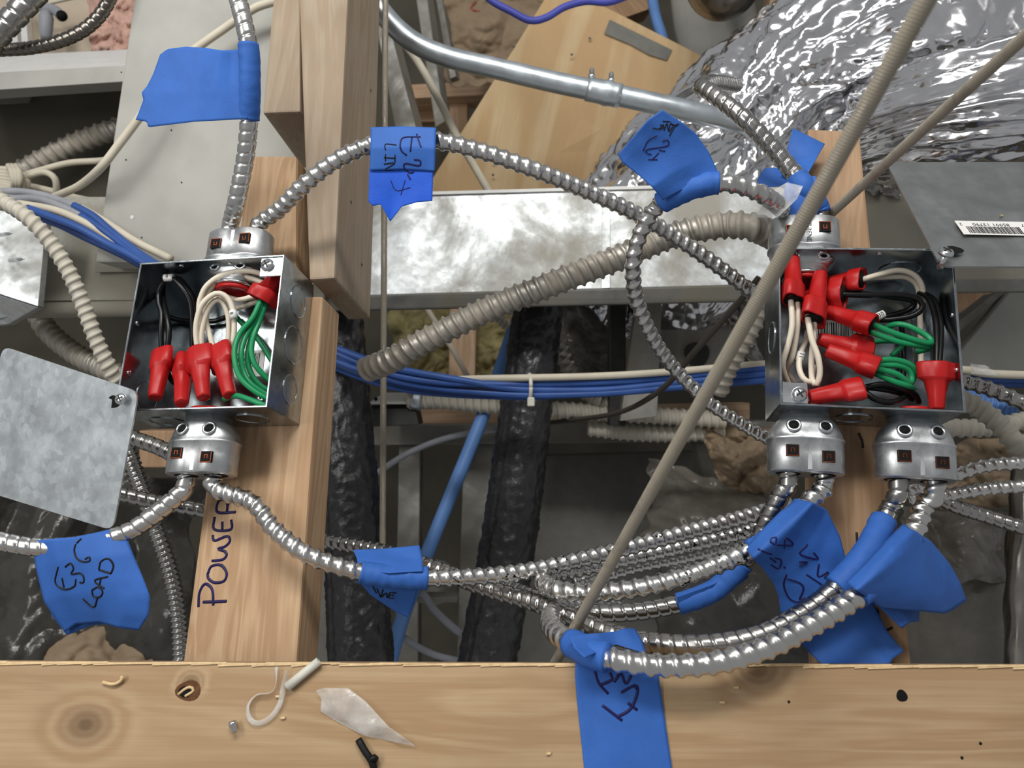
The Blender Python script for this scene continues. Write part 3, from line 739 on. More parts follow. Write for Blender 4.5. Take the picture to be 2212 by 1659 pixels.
for a, b, roll, lab in (
    (bl(353, 763, .020), bl(335, 860, .008), .7, 'red wire nut at the left end of the row in the left box'),
    (bl(398, 784, .026), bl(392, 872, .006), 1.2, 'red wire nut hanging lowest in the left box, second in its row'),
    (bl(428, 758, .018), bl(440, 860, .008), .2, 'red wire nut third in the row in the left box, under white wires'),
    (bl(474, 756, .022), bl(496, 855, .010), .5, 'red wire nut at the right end of the row, beside green wires'),
    (bl(566, 652, .016), bl(606, 585, .016), .5, 'red wire nut in the upper right corner of the left box'),
    (br(1714, 652, .004), br(1712, 556, .010), .9, 'red wire nut upright in the top left corner of the right box'),
    (br(1757, 692, .002), br(1772, 590, .010), .6, 'red wire nut upright on two looped white wires, right box'),
    (br(1864, 602, .014), br(1786, 612, .028), 1.0, 'red wire nut topmost in the right box, holding white wires'),
    (br(1824, 634, .010), br(1742, 640, .026), .0, 'red wire nut half hidden behind the upright one, holding black wires'),
    (br(1888, 703, .004), br(1786, 672, .016), 1.2, 'red wire nut in the middle of the right box with green loop'),
    (br(1880, 762, .018), br(1768, 732, .014), .4, 'red wire nut mostly covered by another, centre of right box'),
    (br(1896, 796, .002), br(1786, 756, .008), 1.2, 'red wire nut on the lower green loops in the right box'),
    (br(1864, 838, .004), br(1748, 858, .010), 1.2, 'red wire nut lying on the bottom edge of the right box'),
    (br(2022, 784, .008), br(2024, 884, .010), .1, 'red wire nut hanging in the bottom right corner, right box'),
):
    wire_nut(a, b, roll, lab)
wires(PL_L, [
    ('wire_white', 'outer front white wire arching from the third red cap, left box', [(428, 764, .016), (423, 716, .010), (428, 680, .006), (440, 653, .004), (466, 634, .006), (489, 641, .010), (503, 667, .014), (506, 705, .018), (503, 745, .022), (498, 790, .034)]),
    ('wire_white', 'inner white wire arching beside the outer front one, left box', [(436, 764, .018), (435, 719, .013), (447, 672, .010), (466, 648, .010), (482, 655, .014), (494, 690, .020), (493, 742, .026), (490, 790, .036)]),
    ('wire_white', 'white wire curving over the top into the corner cap, left box', [(434, 770, .026), (430, 715, .020), (430, 662, .016), (434, 642, .014), (446, 618, .012), (473, 597, .012), (501, 588, .012), (532, 585, .012), (560, 590, .014), (592, 604, .020)]),
    ('wire_white', 'second white wire curving below the top one, left box', [(445, 700, .024), (440, 655, .020), (456, 621, .016), (477, 604, .016), (510, 594, .016), (543, 601, .018), (572, 613, .020), (590, 626, .026)]),
    ('wire_white', 'white wire rising from the right-end cap of the row, left box', [(466, 764, .022), (452, 721, .018), (445, 690, .018), (452, 660, .020), (470, 645, .022), (490, 655, .026)]),
    ('wire_white', 'white wire running under the corner cap, left box', [(470, 640, .034), (496, 643, .028), (517, 648, .024), (546, 641, .022), (585, 632, .026)]),
    ('wire_white', 'short white wire below the corner cap, left box', [(490, 680, .040), (510, 667, .032), (530, 660, .028), (560, 650, .028), (590, 650, .034)]),
    ('wire_black', 'black wire looping high from the leftmost cap, left box', [(350, 772, .022), (348, 716, .018), (349, 676, .018), (343, 655, .018), (343, 629, .018), (355, 608, .016), (367, 599, .014), (390, 618, .014), (410, 650, .018), (415, 693, .022), (416, 752, .028), (418, 790, .034)]),
    ('wire_black', 'black wire beside the looping one at leftmost cap, left box', [(358, 772, .022), (365, 725, .018), (361, 685, .018), (354, 655, .022), (352, 625, .030), (360, 600, .040)]),
    ('wire_black', 'black wire behind the label band, left box', [(370, 600, .018), (388, 604, .022), (403, 620, .026), (418, 645, .030), (423, 680, .036), (420, 740, .044)]),
    ('wire_black', 'black wire lying level across the back, left box', [(362, 684, .044), (390, 692, .046), (430, 694, .046), (466, 693, .046), (490, 684, .046)]),
    ('wire_black', 'black wire stub between the left two caps, left box', [(362, 800, .030), (370, 820, .026), (382, 830, .026), (396, 830, .030)]),
    ('wire_green', 'leftmost green wire bowing down from the corner cap', [(563, 650, .012), (545, 688, .010), (519, 719, .008), (507, 752, .006), (509, 789, .006), (522, 820, .008), (553, 847, .012), (592, 868, .018)]),
    ('wire_green', 'second green wire bowing down from the corner cap', [(568, 652, .014), (549, 695, .014), (530, 728, .012), (521, 761, .010), (525, 799, .012), (543, 830, .014), (590, 862, .022)]),
    ('wire_green', 'third green wire bowing down from the corner cap', [(574, 654, .016), (560, 695, .016), (548, 726, .014), (543, 759, .014), (552, 789, .016), (578, 818, .022), (600, 830, .028)]),
    ('wire_green', 'innermost green wire beside the right wall, left box', [(570, 656, .020), (552, 700, .020), (538, 750, .018), (535, 778, .018), (543, 808, .020), (564, 834, .024), (596, 850, .030)]),
    ('wire_green', 'green wire emerging by the lower bushing, left box', [(484, 862, .020), (510, 855, .012), (536, 862, .010), (566, 874, .010), (596, 884, .016)]),
    ('wire_green', 'thin green wire crossing the back, left box', [(505, 680, .046), (525, 700, .046), (555, 730, .046), (580, 768, .046), (600, 800, .046)]),
])
wires(PL_R, [
    ('wire_white', 'left white wire under the top left cap, right box', [(1708, 640, .004), (1711, 700, .004), (1702, 746, .008), (1691, 783, .014), (1694, 806, .020), (1706, 834, .028), (1715, 860, .036)]),
    ('wire_white', 'right white wire under the top left cap, right box', [(1722, 640, .006), (1723, 700, .008), (1716, 749, .014), (1708, 780, .020), (1700, 800, .028), (1720, 830, .034), (1735, 850, .04)]),
    ('wire_white', 'white wire making a long narrow loop, right box', [(1744, 680, .002), (1753, 731, .002), (1767, 771, .004), (1771, 807, .008), (1763, 832, .012), (1754, 816, .014), (1753, 777, .012), (1757, 731, .008), (1760, 680, .006)]),
    ('wire_white', 'white wire looping low behind the narrow loop, right box', [(1745, 715, .024), (1741, 735, .022), (1730, 762, .018), (1726, 792, .016), (1735, 817, .014), (1752, 824, .014), (1756, 790, .022)]),
    ('wire_white', 'upper grey-white wire arching across the top, right box', [(1856, 606, .018), (1898, 593, .018), (1940, 584, .020), (1973, 593, .024), (1991, 617, .030), (1995, 660, .040)]),
    ('wire_white', 'lower grey-white wire under the top arch, right box', [(1856, 602, .022), (1922, 598, .026), (1960, 600, .030), (1984, 625, .036), (1988, 700, .046), (1990, 800, .048)]),
    ('wire_black', 'black wire looping back from the half hidden cap, right box', [(1815, 636, .012), (1876, 638, .012), (1937, 637, .014), (1979, 644, .016), (1993, 662, .018), (1976, 680, .020), (1937, 689, .022), (1888, 692, .026)]),
    ('wire_black', 'second black wire under the looping one, right box', [(1815, 630, .016), (1860, 634, .018), (1930, 642, .020), (1972, 650, .022), (1965, 668, .026), (1910, 685, .032), (1880, 690, .04)]),
    ('wire_black', 'inner black wire running down to the hanging cap, right box', [(1985, 634, .034), (2006, 646, .026), (2020, 686, .020), (2023, 740, .014), (2022, 792, .010)]),
    ('wire_black', 'outer black wire running down to the hanging cap, right box', [(1996, 634, .034), (2020, 652, .026), (2032, 700, .020), (2031, 750, .014), (2028, 792, .010)]),
    ('wire_black', 'upper black wire of the low loop, right box', [(1862, 838, .006), (1907, 830, .006), (1946, 839, .010), (1976, 852, .018), (1985, 868, .028)]),
    ('wire_black', 'lower black wire of the low loop, right box', [(1862, 842, .008), (1890, 862, .006), (1922, 869, .008), (1949, 861, .014), (1966, 850, .024)]),
    ('wire_black', 'black wire lying level in the middle of the low loop', [(1862, 836, .010), (1900, 840, .012), (1940, 848, .018), (1970, 862, .028)]),
    ('wire_black', 'black wire standing against the back, right box', [(1945, 690, .044), (1950, 730, .046), (1952, 780, .046), (1950, 830, .046)]),
    ('wire_green', 'upper green loop doubling back on itself, right box', [(1880, 698, .006), (1922, 716, .006), (1978, 735, .008), (2010, 742, .012), (2004, 727, .014), (1961, 704, .016), (1931, 701, .020), (1912, 712, .028)]),
    ('wire_green', 'green wire below the upper loop, right box', [(1878, 716, .008), (1937, 737, .008), (1988, 747, .012), (2008, 752, .018), (1980, 760, .026)]),
    ('wire_green', 'green wire crossing behind the centre caps, right box', [(1870, 742, .030), (1910, 736, .032), (1950, 742, .034), (1925, 770, .04)]),
    ('wire_green', 'top green wire on the lower green cap, right box', [(1888, 784, .004), (1913, 777, .004), (1946, 780, .006), (1972, 793, .010), (1974, 815, .016), (1960, 840, .026)]),
    ('wire_green', 'middle green loop on the lower green cap, right box', [(1888, 790, .004), (1934, 789, .006), (1961, 798, .010), (1970, 816, .012), (1964, 828, .010), (1937, 808, .004), (1892, 796, .002)]),
    ('wire_green', 'bottom green wire on the lower green cap, right box', [(1890, 806, .006), (1931, 824, .006), (1964, 834, .010), (1975, 840, .022)]),
])
def band(plane, px, py, h, dx, dy, label, txt):
    c = onp(px, py, plane, h); e = onp(px + dx, py + dy, plane, h); ax = (e - c)
    m = axis_matrix(c - ax / 2, ax); v, f = lathe_vf([(0, .0029), (ax.length, .0029)], 16)
    o = mesh('wire_label', xf(m, v), f, 'label_white', None, label=label, cat='label')
    n = plane[1]; z = -n; x = ax.normalized()
    text_mesh('printed_number', txt, axis_matrix(c - n * .0031, z, x), .0042, 'ink_black', o)
band(PL_L, 512, 591, .014, 24, -4, 'white numbered label band on the topmost white wire', '20')
band(PL_L, 504, 680, .014, 2, 16, 'white label band on the outer front white wire', '8')
band(PL_L, 365, 600, .013, 18, -1, 'white label band on the looping black wire', '8')
band(PL_R, 1900, 682, .022, 18, -9, 'white label tag on the black wires behind the caps', '30')
band(PL_R, 1729, 770, .018, -4, 18, 'white label band on the low white wire loop', '11')

# ---------------------------------------------------------------- cover plates
def plate(corners, th, rad, mat, label, holes=(), n=6):
    q = [vec(p) for p in corners]; pts = []
    for i in range(4):
        a, b, c = q[i - 1], q[i], q[(i + 1) % 4]; u = (a - b).normalized(); w = (c - b).normalized()
        s, e = b + u * rad, b + w * rad
        for k in range(n + 1):
            t = k / n; pts.append(s * (1 - t) ** 2 + b * 2 * t * (1 - t) + e * t * t)
    nrm = (q[1] - q[0]).cross(q[2] - q[0]).normalized()
    if nrm.y < 0: nrm = -nrm
    N = len(pts); v = [tuple(p) for p in pts] + [tuple(p + nrm * th) for p in pts]
    f = [tuple(range(N)), tuple(range(2 * N - 1, N - 1, -1))] + [(i, N + i, N + (i + 1) % N, (i + 1) % N) for i in range(N)]
    x = (q[1] - q[0]).normalized(); z = x.cross(nrm)
    return mesh('cover_plate', v, f, mat, None, False, frame=Matrix((x, nrm, z)).transposed(), label=label, cat='cover plate'), (q[0], nrm)
cp, cpl = plate([(6, 748, .565), (299, 846, .528), (243, 1146, .53), (-62, 1052, .565)], .0014, .008, 'cover_steel', 'blank steel cover plate hanging beside the left junction box')
hole = spot(246, 868, .0046, cpl, cp, 'slot_hole', sq=1.3)
screw(onp(262, 862, cpl, -.004), -cpl[1] + Vector((.25, 0, .2)), .0042, None, 'machine_screw', .014, label='small zinc screw through the left cover plate corner', cat='screw')
cq, cql = plate([(1914, 350, .60), (2330, 350, .60), (2330, 576, .50), (2032, 575, .505)], .0014, .007, 'cover_steel_bright', 'blank steel cover plate with barcode sticker beside the right box')
spot(2062, 540, .0046, cql, cq, 'slot_hole', sq=1.3)
screw(onp(2043, 548, cql, -.004), -cql[1] + Vector((.0, 0, .1)), .0050, None, 'machine_screw', .012, label='small zinc screw in the barcoded cover plate corner', cat='screw')
# barcode sticker, upside down
so = onp(2148, 493, cql, -.0002); sx = (onp(2200, 494, cql) - onp(2100, 492, cql)).normalized(); sz = cql[1].cross(sx)
if sz.z < 0: sz = -sz
SM = Matrix((sx, cql[1], sz)).transposed().to_4x4(); SM.translation = so
bv, bf = box_vf(-.0250, .0250, -.0003, .0002, -.0088, .0088); bv, bf = bevel_vf(bv, bf, .0002, 1)
st = mesh('barcode_sticker', xf(SM, bv), bf, 'label_white', cq, False)
mb = MB(); x = -.020; random.seed(11)
while x < .018:
    w = random.choice((.0003, .0005, .0008)); mb.add(*box_vf(x, x + w, -.00045, -.0003, -.0074, .0012)); x += w + random.choice((.0004, .0006))
mesh('barcode', xf(SM, mb.v), mb.f, 'ink_black', st, False)
TXm = lambda x, z: SM @ Matrix.Translation((x, -.00045, z)) @ axis_matrix(Vector((0, 0, 0)), Vector((0, -1, 0)), Vector((-1, 0, 0)))
text_mesh('printed_digits', '85991 13790', TXm(-.001, .0040), .0050, 'ink_black', st)
text_mesh('printed_digit', '2', TXm(-.0225, .0040), .0048, 'ink_black', st)
text_mesh('printed_digit', '7', TXm(.0215, .0040), .0048, 'ink_black', st)
spot(2164, 465, .0012, cql, cq, 'paint_speck', 'yellow_insulation')

# ---------------------------------------------------------------- blue tape flags
def wrap(parent, key, a, b, R, mat='tape', name='tape_wrap', wr=.06):
    'sleeve of tape round the cable labelled key between path pixels a and b'
    c, u = CABLES[key]; R = max(R, .0077)
    px = np.stack([1106 + F * c[:, 0] / c[:, 1], 829.5 - F * c[:, 2] / c[:, 1]], 1)
    i, j = sorted((int(np.argmin(((px - np.array(a)) ** 2).sum(1))), int(np.argmin(((px - np.array(b)) ** 2).sum(1)))))
    cc = c[i:j + 1:2]; n = len(cc); seg = 18
    r = np.array([[R * (1 + wr * noise.noise(Vector((q * .35, math.cos(t) * 1.2, math.sin(t) * 1.2 + R * 999)))) for t in np.linspace(0, 2 * math.pi, seg, endpoint=False)] for q in range(n)])
    v, f = sweep(cc, r, seg); return mesh(name, v, f, mat, parent)
def flag(loc, label): return thing('tape_flag', loc, label, 'tape', 'blue tape flags on the cables')
K = {k: k for k in CABLES}
kc = lambda s: [k for k in CABLES if s in k][0]

# blank flag at upper left
t = flag(P(540, 180, .555), 'blank blue tape flag on the cable above the left box')
wrap(t, kc('blank blue flag'), (537, 97), (538, 258), .0075)
sheet('flag', [(346, 118, .575), (331, 160, .575), (318, 186, .575), (306, 200, .575), (310, 216, .575), (293, 259, .575)], [(532, 105, .553), (534, 257, .556)],
      [(346, 118, .575), (362, 106, .574), (400, 101, .572), (440, 103, .570), (480, 109, .565), (500, 108, .556), (532, 105, .553)],
      [(293, 259, .575), (318, 263, .575), (320, 275, .575), (420, 263, .57), (534, 257, .556)], 'tape', t, wr=.0014, ws=22, nv=30, nu=40)
# E2-A flag folded over the arching cable
t = flag(P(870, 300, .56), 'blue tape folded over the arching cable, marked E2-A')
f1 = sheet('flag', [(801, 275, .552), (800, 320, .548), (799, 368, .551)], [(942, 276, .552), (941, 320, .548), (939, 370, .551)], [(801, 275, .552), (870, 273, .552), (942, 276, .552)], [(799, 368, .551), (870, 366, .551), (939, 370, .551)], 'tape', t, wr=.0006, ws=25, bulge=.002)
f2 = sheet('tape_tail', [(798, 362, .5525), (796, 435, .552)], [(936, 364, .5525), (934, 434, .552)], [(798, 362, .5525), (936, 364, .5525)], [(796, 435, .552), (806, 445, .552), (822, 441, .553), (843, 479, .555), (868, 446, .553), (900, 437, .552), (934, 434, .552)], 'tape_thin', t, wr=.0008, ws=30, nu=40, label='bright thin lower part')
sheet('back_flag', [(801, 275, .5525), (800, 368, .570)], [(942, 276, .5525), (939, 370, .570)], [(801, 275, .5525), (942, 276, .5525)], [(800, 368, .570), (939, 370, .570)], 'tape', t, wr=.0004)
scribble(t, [f1, f2], [[(975, 935), (860, 940), (835, 985), (845, 1030), (880, 1060)], [(915, 940), (905, 1035)], [(948, 915), (962, 960), (978, 1005)], [(930, 1090), (970, 1095), (965, 1130), (870, 1115), (865, 1150), (900, 1180), (930, 1175)], [(885, 1190), (905, 1225)]], (600, 0), 3.16, .0012)
scribble(t, [f1, f2], [[(770, 1230), (810, 1300), (905, 1280)], [(840, 1330), (870, 1230)]], (600, 0), 3.16, .0006)
scribble(t, [f1, f2], [[(810, 990), (735, 985), (735, 1025)], [(725, 1075), (800, 1080)], [(735, 1050), (735, 1100)], [(800, 1055), (800, 1105)], [(725, 1120), (800, 1112), (730, 1160), (795, 1162)]], (600, 0), 3.16, .0009, 'ink_black')
# LINE flag pointing up at the foil duct
t = flag(P(1480, 410, .525), 'crumpled blue tape flag marked LINE before the foil duct')
wrap(t, kc('looping down beside'), (1552, 397), (1430, 440), .0082, wr=.12)
f1 = sheet('flag', [(1335, 334, .515), (1345, 352, .515), (1375, 375, .515), (1408, 404, .515), (1432, 432, .522)], [(1430, 237, .50), (1470, 262, .505), (1502, 287, .51), (1532, 330, .515), (1548, 365, .518), (1554, 392, .518)],
           [(1335, 334, .515), (1348, 318, .512), (1365, 298, .508), (1400, 258, .502), (1430, 237, .50)], [(1432, 432, .522), (1470, 412, .518), (1510, 402, .516), (1554, 392, .518)], 'tape', t, wr=.0035, ws=24, nu=36, nv=44, seed=4)
scribble(t, [f1], [[(1720, 990), (1690, 1000), (1645, 1080)], [(1675, 1000), (1640, 1050)], [(1655, 985), (1700, 1005)], [(1655, 970), (1635, 1040), (1625, 980), (1600, 1040)], [(1645, 968), (1590, 965)], [(1570, 992), (1602, 1010), (1565, 1030)], [(1510, 1020), (1560, 1025), (1600, 990)]], (1000, 0), 3.687, .0008, 'ink_black')
scribble(t, [f1], [[(1435, 1200), (1475, 1120), (1545, 1080)], [(1590, 1130), (1625, 1112), (1630, 1160), (1470, 1190), (1465, 1220), (1500, 1230)], [(1560, 1195), (1610, 1205)], [(1475, 1270), (1550, 1272)], [(1560, 1215), (1510, 1270)]], (1000, 0), 3.687, .0008)
# tape beside the foil duct
t = flag(P(1730, 400, .57), 'blue tape wrapped above the right top connector')
wrap(t, kc('bent in front of'), (1716, 384), (1755, 462), .0088, wr=.1)
sheet('flag', [(1713, 277, .60), (1698, 330, .60), (1690, 372, .59)], [(1782, 311, .60), (1768, 335, .59), (1740, 385, .575)], [(1713, 277, .60), (1782, 311, .60)], [(1690, 372, .59), (1740, 385, .575)], 'tape', t, wr=.002)
sheet('flag', [(1650, 364, .60), (1636, 388, .60), (1634, 408, .60)], [(1705, 372, .60), (1718, 400, .585), (1722, 420, .575)], [(1650, 364, .60), (1672, 362, .60), (1705, 372, .60)], [(1634, 408, .60), (1680, 402, .59), (1722, 420, .575)], 'tape', t, wr=.001)
sheet('flag', [(1700, 392, .565), (1690, 425, .56), (1705, 465, .56)], [(1762, 380, .56), (1772, 420, .56), (1765, 465, .56)], [(1700, 392, .565), (1762, 380, .56)], [(1705, 465, .56), (1765, 465, .56)], 'tape', t, wr=.003, ws=50)
sheet('plastic_sleeve', [(1700, 394, .55), (1668, 412, .54), (1620, 470, .535)], [(1735, 402, .55), (1722, 430, .545), (1680, 470, .53)], [(1700, 394, .55), (1735, 402, .55)], [(1620, 470, .535), (1680, 470, .53)], 'clear_film', None, wr=.006, ws=45,
      label='clear torn plastic sleeve at the top left of the right box', cat='plastic scrap')
# E35 LOAD
t = flag(P(170, 1178, .535), 'blue tape flag marked E35 LOAD at lower left')
f1 = sheet('flag', [(70, 1168, .527), (78, 1230, .525), (95, 1300, .525), (140, 1366, .53)], [(265, 1137, .535), (285, 1190, .525), (310, 1250, .52), (325, 1290, .518), (321, 1330, .518), (300, 1362, .52)],
           [(70, 1168, .527), (110, 1164, .522), (160, 1160, .522), (210, 1150, .525), (265, 1137, .535)], [(140, 1366, .53), (165, 1348, .53), (215, 1344, .525), (255, 1356, .52), (300, 1362, .52)], 'tape', t, wr=.0025, ws=16, nu=34, nv=34, seed=9)
sheet('back_flag', [(70, 1170, .529), (80, 1235, .530), (112, 1330, .532), (145, 1372, .533)], [(265, 1140, .548), (290, 1230, .54), (290, 1345, .535)], [(70, 1170, .529), (160, 1165, .545), (265, 1140, .548)], [(145, 1372, .533), (200, 1350, .533), (290, 1345, .535)], 'tape', t, wr=.001)
scribble(t, [f1], [[(380, 1040), (362, 1140), (420, 1185), (485, 1165), (495, 1120)], [(405, 1110), (418, 1172)], [(425, 1040), (460, 1015), (480, 1050), (465, 1085), (520, 1080), (545, 1100), (545, 1140), (520, 1140)], [(495, 890), (485, 930), (500, 980), (540, 1005), (585, 1000), (580, 975), (555, 990)], [(530, 855), (500, 885)],
    [(540, 1245), (610, 1300), (635, 1245)], [(600, 1190), (640, 1170), (670, 1200), (650, 1235), (610, 1230), (600, 1190)], [(702, 1102), (618, 1128), (680, 1180)], [(658, 1116), (650, 1154)], [(645, 1058), (724, 1082)], [(645, 1058), (658, 1005), (705, 985), (738, 1028), (724, 1082)]], (0, 880), 3.016, .0013, 'ink_black')
# folded LINE tape in the middle
t = flag(P(850, 1245, .53), 'blue tape wrapped on the long cable left of centre, marked INE')
wrap(t, kc('folded LINE tape'), (778, 1236), (922, 1249), .0082, wr=.1)
f0 = sheet('flag', [(763, 1188, .545), (770, 1205, .535), (775, 1230, .524)], [(906, 1178, .55), (912, 1205, .54), (914, 1234, .526)], [(763, 1188, .545), (830, 1185, .548), (906, 1178, .55)], [(775, 1230, .524), (840, 1238, .522), (914, 1234, .526)], 'tape', t, wr=.002, ws=40)
f1 = sheet('lower_flag', [(772, 1252, .530), (800, 1285, .535), (840, 1312, .54)], [(906, 1262, .533), (895, 1300, .538), (880, 1333, .542)], [(772, 1252, .530), (840, 1262, .526), (906, 1262, .533)], [(840, 1312, .54), (862, 1325, .541), (880, 1333, .542)], 'tape', t, wr=.001)
scribble(t, [f1], [[(430, 1150), (450, 1190)], [(455, 1165), (475, 1215)], [(490, 1170), (480, 1215), (510, 1190), (515, 1220)], [(530, 1190), (570, 1190)], [(530, 1190), (525, 1220), (555, 1220)], [(530, 1205), (555, 1205)]], (650, 850), 2.765, .0011, 'ink_black')
scribble(t, [f0], [[(620, 908), (645, 945)]], (650, 850), 2.765, .0008)
# small dark wrap
t = flag(P(1540, 1275, .545), 'narrow blue tape wrap under the black-smudged cable')
wrap(t, kc('small dark tape'), (1605, 1215), (1465, 1306), .0080, wr=.08)
sheet('flag', [(1462, 1290, .538), (1470, 1318, .54)], [(1612, 1225, .545), (1616, 1248, .55)], [(1462, 1290, .538), (1540, 1262, .538), (1612, 1225, .545)], [(1470, 1318, .54), (1500, 1312, .542), (1560, 1290, .545), (1616, 1248, .55)], 'tape', t, wr=.001)
# DIR flag
t = flag(P(1680, 1150, .51), 'large blue tape flag marked DIR below the right box')
wrap(t, kc('black smudges'), (1735, 1095), (1622, 1190), .0072, wr=.08)
f1 = sheet('flag', [(1610, 1183, .500), (1625, 1205, .490), (1645, 1225, .500), (1672, 1262, .51), (1682, 1290, .515), (1686, 1325, .52)], [(1722, 1078, .510), (1755, 1085, .495), (1785, 1100, .510), (1800, 1130, .512), (1815, 1160, .512), (1828, 1212, .512)],
           [(1610, 1183, .500), (1640, 1150, .500), (1685, 1105, .503), (1722, 1078, .510)], [(1686, 1325, .52), (1740, 1330, .515), (1800, 1290, .508), (1828, 1212, .512)], 'tape', t, wr=.0028, ws=26, nu=34, nv=34, seed=2)
scribble(t, [f1], [[(275, 850), (280, 825), (308, 820), (300, 858), (285, 850)], [(310, 862), (402, 862), (362, 822), (352, 880)], [(205, 885), (250, 905), (280, 915)], [(278, 975), (320, 995), (335, 950), (300, 935)], [(305, 960), (272, 935)], [(350, 985), (358, 992)],
    [(365, 1030), (350, 1090), (378, 1160), (425, 1185), (470, 1160)], [(372, 1055), (440, 1078), (462, 1110), (440, 1170)], [(440, 980), (485, 960), (440, 958)], [(485, 858), (442, 912), (542, 942), (520, 905)], [(480, 1030), (570, 1090)], [(550, 970), (545, 1040), (600, 1015)], [(580, 1050), (605, 1020)]], (1560, 850), 2.633, .0012)
# wrap on the long smooth cable and its lower flag
t = flag(P(1850, 1220, .50), 'long blue tape sleeve with dark flag hanging over the bottom joist')
wrap(t, kc('behind the POWER joist'), (1908, 1122), (1805, 1268), .0088, wr=.08)
f1 = sheet('flag', [(1726, 1386, .50), (1750, 1412, .50), (1772, 1432, .495), (1798, 1440, .49)], [(1872, 1262, .505), (1890, 1310, .505), (1915, 1362, .50), (1953, 1407, .495)], [(1726, 1386, .50), (1790, 1340, .503), (1872, 1262, .505)], [(1798, 1440, .49), (1860, 1441, .49), (1922, 1434, .49), (1930, 1422, .495), (1953, 1407, .50)], 'tape', t, wr=.001, ws=20)
# flag at right
t = flag(P(1900, 1210, .49), 'plain blue tape flag on the shiny ridged cable at right')
f1 = sheet('flag', [(1828, 1258, .462), (1850, 1275, .452), (1880, 1294, .462), (1905, 1312, .472)], [(1950, 1132, .498), (1972, 1145, .486), (2010, 1168, .50), (2052, 1218, .51), (2075, 1260, .515), (2088, 1298, .52)], [(1828, 1258, .462), (1870, 1215, .468), (1912, 1170, .478), (1950, 1132, .498)],
           [(1905, 1312, .472), (1960, 1318, .482), (2005, 1322, .49), (2040, 1326, .50), (2058, 1318, .51), (2088, 1298, .52)], 'tape', t, wr=.0012, ws=14, nu=30, nv=30, bulge=.004)
sheet('back_flag', [(1838, 1270, .471), (1900, 1312, .482), (1948, 1358, .487)], [(1962, 1142, .510), (1990, 1240, .510), (1985, 1342, .505)], [(1838, 1270, .471), (1900, 1210, .50), (1962, 1142, .510)], [(1948, 1358, .487), (1965, 1345, .49), (1985, 1342, .505)], 'tape', t, wr=.0008)
wrap(t, kc('sweeping in front'), (1968, 1160), (1852, 1285), .0070)
# tape at the bottom centre
t = flag(P(1300, 1420, .445), 'long blue tape strip stuck down on the bottom joist')
wrap(t, kc('sweeping in front'), (1232, 1388), (1312, 1422), .0090, wr=.08)
s1 = sheet('curl', [(1228, 1372, .452), (1240, 1400, .442), (1262, 1420, .432)], [(1372, 1358, .47), (1385, 1380, .46), (1396, 1412, .449)], [(1228, 1372, .452), (1290, 1368, .455), (1330, 1364, .462), (1350, 1357, .465), (1372, 1358, .47)], [(1262, 1420, .432), (1300, 1405, .445), (1330, 1392, .455), (1396, 1412, .449)], 'tape', t, wr=.002, ws=40)
f1 = sheet('strip', [onp(1243, 1428, PF, -.002), onp(1242, 1460, PF, -.002), onp(1246, 1510, PF, -.0012), onp(1262, 1662, PF, -.0012), onp(1272, 1740, PF, -.0012)], [onp(1420, 1440, PF, -.004), onp(1424, 1470, PF, -.003), onp(1430, 1510, PF, -.0015), onp(1452, 1662, PF, -.0012), onp(1460, 1740, PF, -.0012)],
           [onp(1243, 1428, PF, -.002), onp(1330, 1432, PF, -.004), onp(1420, 1440, PF, -.004)], [onp(1272, 1740, PF, -.0012), onp(1460, 1740, PF, -.0012)], 'tape', t, wr=.0007, ws=30, nv=40)
scribble(t, [f1], [[(400, 385), (485, 450)], [(460, 437), (520, 400), (550, 330), (540, 300), (480, 330)], [(510, 375), (550, 405)], [(368, 240), (385, 290), (425, 335)], [(385, 300), (440, 275), (432, 245)], [(450, 285), (480, 250), (500, 292), (525, 255)], [(535, 300), (550, 315)]], (1100, 1330), 1.989, .0017)

# ---------------------------------------------------------------- scraps on the bottom joist
def op(px, py, h=-.0012): return onp(px, py, PF, h)
m = axis_matrix(op(620, 1484, -.003), op(689, 1428, -.003) - op(620, 1484, -.003)); L_ = (op(689, 1428, -.003) - op(620, 1484, -.003)).length
v, f = lathe_vf([(.002, .0012), (0, .0022), (0, .0028), (L_, .0026), (L_, .0019), (L_ - .003, .0015)], 14)
mesh('plastic_tube', xf(m, v), f, 'nylon', None, label='short white plastic tube lying on the bottom joist', cat='plastic scrap')
def ribbon(name, pts, w, mat, label, cat):
    c, u = spline(pts, .002); t, N, B = frames(c); n = len(c); g = np.zeros((n, 3, 3))
    nn = np.array(tuple(PF[1]))
    for i in range(n):
        tw = .5 + .9 * math.sin(u[i] * 90); side = np.cross(t[i], nn); side /= np.linalg.norm(side)
        d = side * math.cos(tw) - nn * abs(math.sin(tw))
        for k in range(3): g[i, k] = c[i] + d * w * (k - 1) / 2 - nn * w * .45
    v, f = sheet_vf(g, .0002); mesh(name, v, f, mat, None, label=label, cat=cat)
ribbon('plastic_strip', [op(598, 1440), op(597, 1478), op(585, 1496), op(557, 1500), op(538, 1522), op(540, 1550), op(558, 1562), op(585, 1550), op(606, 1520), op(614, 1480), op(622, 1448)], .0032, 'clear_film', 'curled clear plastic strip on the bottom joist', 'plastic scrap')
sheet('plastic_film', [op(682, 1492, -.004), op(694, 1510, -.003), op(692, 1536, -.0015), op(730, 1560)], [op(752, 1486, -.004), op(790, 1515, -.006), op(840, 1570, -.006), op(898, 1612, -.003)], [op(682, 1492, -.004), op(700, 1486, -.006), op(752, 1486, -.004)], [op(730, 1560), op(790, 1590), op(850, 1602), op(898, 1612, -.003)], 'clear_film', None, wr=.0022, ws=70, th=.0004,
      label='pointed milky plastic film scrap on the bottom joist', cat='plastic scrap')
